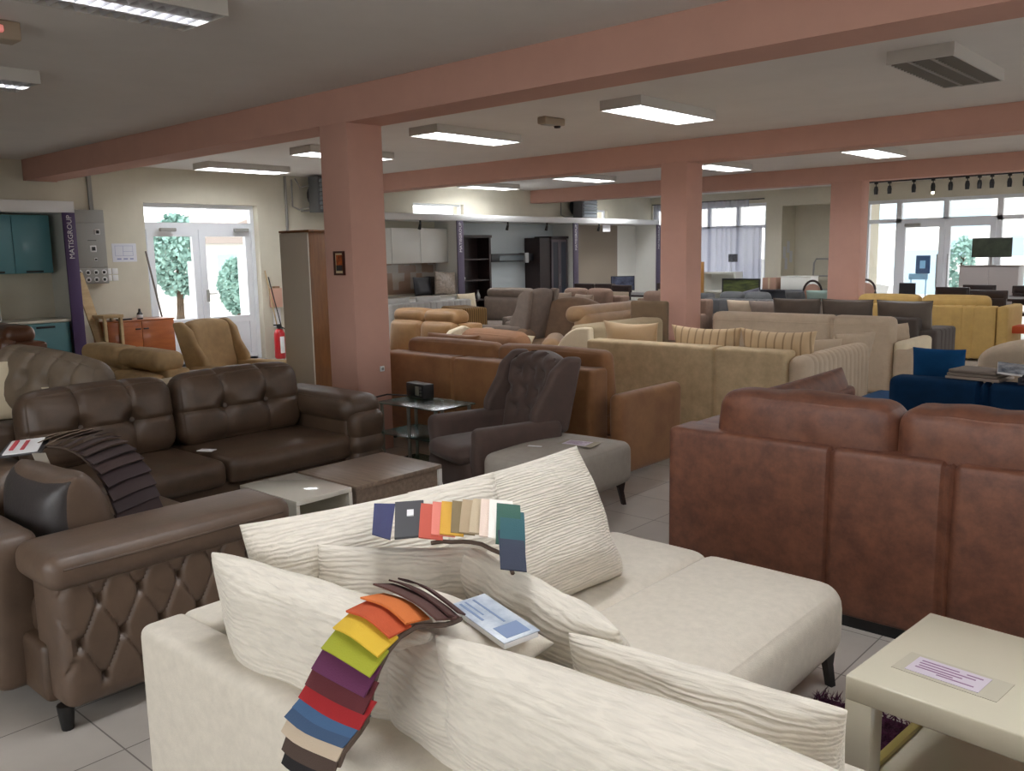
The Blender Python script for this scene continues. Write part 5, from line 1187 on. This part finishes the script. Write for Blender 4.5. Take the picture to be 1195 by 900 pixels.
solo('vase', 'small silver vase on the lower shelf of the dark bookcase', 'vase', lathe([(0, 0), (.04, 0), (.05, .06), (.02, .14), (.03, .18), (0, .17)], 14), m_steel, (-11.85, 12.25, .726))
t = thing('wall_shelf', 'black floating wall shelf with glass and a clock in the second far bay', 'shelf', (WX + .035, 13.4, 1.43))
obj('box_shelf', rbox(0, .25, -.72, .25, 0, .16, r=.004, n=(1, 1, 1), seg=1), mat('shelf_black', (26, 26, 30), .3), t)
obj('box_shelf', rbox(0, .25, .38, .70, 0, .16, r=.004, n=(1, 1, 1), seg=1), mat('shelf_black', (26, 26, 30), .3), t)
obj('glass_front', box(.251, .256, -.5, .22, .02, .12), mat('shelf_glass', (80, 92, 100), .1), t)
obj('clock_panel', rbox(.1, .27, .26, .37, -.03, .17, r=.004, n=(1, 1, 1), seg=1), mat('silver_panel', (170, 172, 174), .3), t)
t = thing('display_cabinet', 'tall dark display cabinet with two glazed doors left of the second post', 'cabinet', (-11.88, 14.56, 0))
obj('carcass', box(-.22, .20, -.28, .26, .06, 1.88), m_darkwood, t)
obj('side_cabinet', box(-.22, .19, -.62, -.285, .06, 1.90), m_darkwood, t)
obj('cornice', rbox(-.23, .24, -.30, .28, 1.88, 1.93, r=.01, n=(1, 1, 1)), m_darkwood, t)
m_cg = mat('cabinet_glass', (64, 68, 78), .08, spec=.8)
for (a, b) in ((-.275, -.01), (-.005, .255)):
    d = obj('glazed_door', turn_y(frame_xz(a, b, .1, 1.86, .05, .02), .22), mat('cabinet_frame', (84, 74, 80), .4), t); obj('glass_pane', turn_y(box(a + .05, b - .05, .006, .012, .15, 1.81), .22), m_cg, d)
obj('door_handle', tube([(.24, -.03, .9), (.24, -.03, 1.15)], .006), m_steel, t)
obj('plinth', box(-.2, .18, -.6, .25, 0, .06), m_darkwood, t)
for (y, lb) in ((12.9, 'small black spotlight under the canopy, left of the wall shelf'), (14.1, 'small black spotlight under the canopy, right of the wall shelf'), (15.9, 'small black spotlight under the canopy at the white panel'), (10.6, 'small dark spotlight under the canopy above the white wall cupboards')):
    t = thing('spotlight', lb, 'spotlight', (-11.62, y, 2.2)); obj('bracket', box(-.012, .012, -.012, .012, -.06, 0), m_black, t); obj('lamp_head', mv(lathe([(0, -.1), (.03, -.1), (.022, 0), (0, 0)], 10), 0, 0, -.06, ry=.3), m_black, t)
t = thing('television', 'small television showing pale blue pictures on the far dining table', 'television', (-10.2, 14.75, .76), .75)
obj('screen', rbox(-.24, .24, -.02, .02, .05, .34, r=.006, n=(1, 1, 1), seg=1), m_black, t)
obj('picture_area', box(-.225, .225, -.023, -.0205, .065, .325), mat('tv_picture', (110, 120, 150), .3, var=.6, vs=7, col2=(40, 46, 66)), t)
obj('stand', rbox(-.12, .12, -.08, .08, 0, .05, r=.01), m_black, t)
solo('note_sheet', 'small white notice hanging from the canopy before the taupe panel', 'notice', box(-.003, .003, -.14, .14, -.16, 0), m_white_paper, (-11.6, 16.15, 2.19))

# ================================================================== NORTH SIDE
m_sheer = mat('sheer_curtain', (206, 208, 226), .9)
def sheer(k=.93):
    m = bpy.data.materials.new('sheer_fabric'); m.use_nodes = True; nt = m.node_tree; nt.nodes.remove(nt.nodes['Principled BSDF'])
    a = nt.nodes.new('ShaderNodeBsdfTransparent'); b = nt.nodes.new('ShaderNodeBsdfTranslucent'); c = nt.nodes.new('ShaderNodeBsdfDiffuse')
    b.inputs[0].default_value = lin((190, 194, 214)); c.inputs[0].default_value = lin((176, 180, 196))
    x = nt.nodes.new('ShaderNodeMixShader'); x.inputs[0].default_value = .5; y = nt.nodes.new('ShaderNodeMixShader'); y.inputs[0].default_value = k
    nt.links.new(b.outputs[0], x.inputs[1]); nt.links.new(c.outputs[0], x.inputs[2]); nt.links.new(a.outputs[0], y.inputs[1]); nt.links.new(x.outputs[0], y.inputs[2]); nt.links.new(y.outputs[0], nt.nodes['Material Output'].inputs[0]); return m
m_sh = sheer(); m_sh2 = sheer(.5)
def curtain(label, x0, x1, y, z0, z1, m=None, amp=.03, k=None):
    n = int((x1 - x0) / .02); V = []; F = []
    for i in range(n + 1):
        x = x0 + (x1 - x0) * i / n; yy = y + amp * math.sin(i * .8 + 2 * math.sin(i * .13)); V += [(x, yy, z0), (x, yy, z1)]
    for i in range(n): F.append((2 * i, 2 * i + 2, 2 * i + 3, 2 * i + 1))
    return solo('curtain', label, 'curtain', (V, F), m or m_sh)
curtain('greyish sheer curtain over the lower part of the north window', -12.0, -9.15, NY - .08, .0, 2.08)
curtain('white sheer curtain over the upper left panes of the north window', -12.0, -9.45, NY - .14, 2.12, 2.69, m=m_sh2)
solo('curtain_rail', 'thin dark curtain rail above the north window', 'rail', join(tube([(-12.05, NY - .11, 2.70), (-9.1, NY - .11, 2.70)], .012), box(-11.0, -10.98, NY - .12, NY - .001, 2.69, 2.71), box(-9.3, -9.28, NY - .12, NY - .001, 2.69, 2.71)), m_black)
solo('paper_sheet', 'small grey notice hanging on the sheer curtain', 'notice', box(-9.95, -9.72, NY - .13, NY - .125, 1.30, 1.48), mat('notice_grey', (110, 112, 120), .7, var=.5, vs=20, col2=(60, 60, 66)))
t = thing('shelf_unit', 'white low shelf unit with open niche under the north window', 'shelf unit', (-9.9, NY - .42, 0))
obj('side_panel', box(-.44, -.40, -.18, .18, 0, 1.08), m_wcab, t); obj('side_panel', box(.34, .38, -.18, .18, 0, 1.08), m_wcab, t)
obj('back_panel', box(-.40, .34, .15, .18, 0, 1.08), m_wcab, t)
for z in (.02, .62, 1.04): obj('shelf', box(-.40, .34, -.18, .15, z, z + .04), m_wcab, t)
solo('leaning_board', 'tall golden wooden board standing before the white low shelf unit', 'board', rbox(-.13, .13, -.02, .02, 0, 1.32, r=.004, n=(1, 1, 1), seg=1), wood('golden_wood', (176, 128, 66), (150, 104, 50), (5, 5, 1), .5), (-10.35, NY - .78, 0), (0, 0, .1))
t = thing('picture', 'wide dark green landscape picture leaning near the white shelf unit', 'picture', (-8.75, 17.0, .42), 0)
obj('frame', mv(frame_xz(-.45, .42, 0, .56, .03, .03), 0, 0, 0), m_black, t)
obj('canvas', box(-.42, .39, .01, .02, .03, .53), mat('landscape', (98, 108, 52), .6, var=.7, vs=6, col2=(28, 34, 24), stretch=(.5, 1, 3)), t)
obj('easel_leg', join(box(-.3, -.26, .03, .06, -.42, .5), box(.22, .26, .03, .06, -.42, .5)), m_darkwood, t)
t = thing('counter', 'long black counter in front of the beige niche', 'counter', (-7.75, 17.6, 0))
obj('body', rbox(-.95, .62, -.3, .3, 0, .70, r=.005, n=(1, 1, 1), seg=1), mat('counter_black', (34, 36, 44), .4), t); obj('counter_top', rbox(-.98, .65, -.33, .33, .70, .74, r=.005, n=(1, 1, 1), seg=1), mat('counter_top_black', (40, 42, 50), .3), t)
t = thing('storage_box', 'white glossy box on the black counter', 'box', (-7.75, 17.6, .741)); obj('body', rbox(-.32, .32, -.2, .2, 0, .26, r=.01, n=(1, 1, 1)), m_wcab, t); obj('lid', rbox(-.33, .33, -.21, .21, .26, .28, r=.01, n=(1, 1, 1)), m_wcab, t)
t = thing('cardboard_box', 'small pinkish carton left of the white box on the black counter', 'box', (-8.35, 17.6, .741)); obj('body', rbox(-.15, .15, -.15, .15, 0, .24, r=.005, n=(1, 1, 1)), mat('carton', (176, 140, 122), .8), t); obj('tape', box(-.02, .02, -.151, .151, .01, .241), mat('carton_tape', (200, 180, 150), .4), t)
t = thing('folding_ladder', 'grey step ladder frame leaning in the niche', 'ladder', (-7.95, 19.2, 0), 0)
obj('rails', join(tube([(-.22, 0, 0), (-.22, .1, 1.25), (-.18, .12, 1.34), (.18, .12, 1.34), (.22, .1, 1.25), (.22, 0, 0)], .02)), m_grey, t)
for z in (.35, .65, .95): obj('step', box(-.2, .2, -.06 + z * .07, .06 + z * .07, z, z + .03), m_grey, t)
t = thing('notice', 'three small papers pinned on the niche wall', 'notices', (-8.72, 19.1, 1.4))
for (y, z) in ((-.15, .1), (.05, .22), (-.05, -.15), (.2, 0)): obj('sheet', box(.002, .006, y - .07, y + .07, z - .13, z + .13), mat('pale_sheet', (206, 208, 214), .7), t)
def oval_chair(label, x, y, rz, back=.97):
    t = thing('dining_chair', label, 'chair', (x, y, 0), rz)
    obj('seat', rbox(-.23, .23, -.22, .22, .42, .50, r=.03), mat('chair_pad_rose', (160, 124, 108), .8), t)
    ring = [(.19 * math.cos(a), .24, back - .26 + .24 * math.sin(a)) for a in [2 * PI * i / 24 for i in range(25)]]
    obj('back_frame', tube(ring, .022, 8), m_darkwood, t)
    obj('backrest', mv(lathe([(0, -.02), (.15, -.015), (.18, 0), (.15, .015), (0, .02)], 20), 0, .24, back - .26, rx=PI / 2), mat('chair_pad_rose', (160, 124, 108), .8), t)
    for sx in (-1, 1):
        obj('leg', mv(lathe([(.014, 0), (.02, .42)], 8), sx * .19, -.18), m_darkwood, t); obj('leg', tube([(sx * .19, .2, 0), (sx * .18, .22, .45), (sx * .1, .24, back - .46)], .016), m_darkwood, t)
    return t
oval_chair('oval-backed dark chair at the right end of the black counter', -7.15, 17.1, PI)
oval_chair('oval-backed brown chair seen against the glass at the far right column', -6.3, 17.6, PI, .98)
cushion('pale aqua cushion lying near the far right column', (-6.45, 15.6, .5), .5, .36, .2, mat('aqua_fabric', (150, 176, 170), .8), yaw=.3, lean=-.4, seed=95)
cushion('dark slate cushion left of the pale aqua cushion', (-6.85, 15.5, .5), .4, .34, .2, m_sgrey, yaw=-.2, lean=-.3, seed=96)
cushion('grey cushion tilted against the landscape picture', (-7.75, 15.45, .42), .56, .42, .14, mat('cool_grey_fabric', (128, 128, 140), .8), yaw=.3, lean=-.3, roll=-.25, seed=97)
t = sofa('dark sofa row behind the taupe cushions, in front of the black counter', -8.0, -6.4, 15.0, 15.9, '+y', m_dgrey, back_h=.60, back_t=.2, arms='', n=2, cush=0, leg=.03)
# right part: TV, sideboard, dark chairs
t = thing('television', 'wall-hung style flat television before the street glazing at right', 'television', (-4.25, 17.9, 1.36), 0)
obj('screen', rbox(-.33, .33, -.02, .02, 0, .35, r=.005, n=(1, 1, 1), seg=1), m_black, t)
obj('picture_area', box(-.315, .315, -.023, -.0205, .015, .335), mat('tv_forest', (62, 72, 56), .3, var=.7, vs=5, col2=(26, 32, 28)), t)
obj('stand', join(box(-.02, .02, -.01, .02, -.14, 0), box(-.1, .1, -.05, .06, -.15, -.14)), m_steel, t)
t = thing('sideboard', 'grey two-door highboard under the television at right', 'cabinet', (-4.25, 18.0, 0))
obj('carcass', rbox(-.50, .48, -.2, .2, .05, 1.19, r=.004, n=(1, 1, 1), seg=1), mat('highboard_grey', (150, 142, 140), .5), t)
obj('top', rbox(-.52, .50, -.22, .21, 1.19, 1.21, r=.004, n=(1, 1, 1), seg=1), mat('highboard_top', (104, 94, 88), .4), t)
for (a, b) in ((-.495, -.01), (-.005, .475)): obj('cupboard_door', rbox(a, b, -.218, -.201, .07, 1.18, r=.003, n=(1, 1, 1), seg=1), mat('highboard_grey', (150, 142, 140), .5), t)
obj('plinth', box(-.46, .44, -.18, .18, 0, .05), m_black, t)
m_pale = mat('chair_pad_pale', (178, 170, 162), .8)
d0 = dining_chair('dark-topped dining chair behind the yellow sofa, left one', -4.2, 15.6, PI, .92, pad=m_darkwood, w=.5)
dup(d0, (-3.45, 14.7, 0), PI, 'dark-topped dining chair with pale back nearest the yellow sofa corner')
dup(d0, (-4.05, 16.6, 0), PI, 'dark dining chair in the back row under the television')
dup(d0, (-3.25, 16.4, 0), PI, 'dark dining chair in the back row at the right edge')
obj('back_cover', rbox(-.2, .2, .226, .24, .30, .80, r=.01), m_pale, bpy.data.objects['dining_chair.%03d' % 0] if False else d0)
t = thing('dining_table', 'dark dining table between the dark chairs at right', 'table', (-3.4, 15.6, 0))
obj('table_top', rbox(-.8, .8, -.45, .45, .72, .76, r=.01, n=(1, 1, 1)), m_darkwood, t)
for sx in (-1, 1):
    for sy in (-1, 1): obj('leg', rbox(sx * .72 - .04, sx * .72 + .04, sy * .38 - .04, sy * .38 + .04, 0, .72, r=.005, n=(1, 1, 1), seg=1), m_darkwood, t)
t = thing('bar_chair', 'black high-backed bar chair seen against the street door', 'chair', (-5.55, 17.6, 0), PI)
obj('seat', rbox(-.16, .16, -.16, .16, .58, .62, r=.02), m_black, t); obj('backrest', rbox(-.15, .15, .14, .17, .62, .90, r=.01), m_black, t)
for sx in (-1, 1):
    for sy in (-1, 1): obj('leg', tube([(sx * .14, sy * .14, 0), (sx * .12, sy * .12, .58)], .012), m_black, t)
t = thing('footstool', 'rust orange seat at the right edge beside the dark dining chair', 'stool', (-2.75, 13.7, 0))
obj('seat', rbox(-.25, .25, -.22, .22, .38, .48, r=.03), mat('rust_fabric', (196, 84, 46), .8), t)
for sx in (-1, 1):
    for sy in (-1, 1): obj('leg', rbox(sx * .2 - .02, sx * .2 + .02, sy * .18 - .02, sy * .18 + .02, 0, .38, r=.004, n=(1, 1, 1), seg=1), m_darkwood, t)
# track lights
t0 = None
solo('light_track', 'black ceiling track above the glazed street front', 'track', rbox(-6.5, -1.5, 17.48, 17.52, 2.80, 2.83, r=.004, n=(1, 1, 1), seg=1), m_black)
TX = [-6.23, -5.98, -5.54, -5.2, -4.9, -4.62, -4.42, -4.22, -3.94, -3.7]
ords = ['first', 'second', 'third', 'fourth', 'fifth', 'sixth', 'seventh', 'eighth', 'ninth', 'tenth']
for i, x in enumerate(TX):
    lb = ords[i] + ' black spotlight from the left on the ceiling track before the street glazing'
    if t0 is None:
        t0 = thing('track_spotlight', lb, 'spotlight', (x, 17.5, 2.80), 0, 'black spotlights on the ceiling track')
        obj('adapter', box(-.03, .03, -.02, .02, -.03, 0), m_black, t0); obj('stem', box(-.008, .008, -.008, .008, -.08, -.03), m_black, t0)
        obj('lamp_head', mv(lathe([(0, -.15), (.035, -.15), (.042, -.06), (.03, 0), (0, 0)], 12), 0, 0, -.07), m_black, t0)
    else: last = dup(t0, (x, 17.5, 2.80), 0, lb, 'black spotlights on the ceiling track')
    if i == 3: obj('lit_bulb', mv(lathe([(0, -.05), (.02, -.045), (.028, -.02), (.02, 0), (0, 0)], 10), 0, 0, -.225), emit('warm_bulb', (255, 240, 210), 8), last, label='glowing bulb')
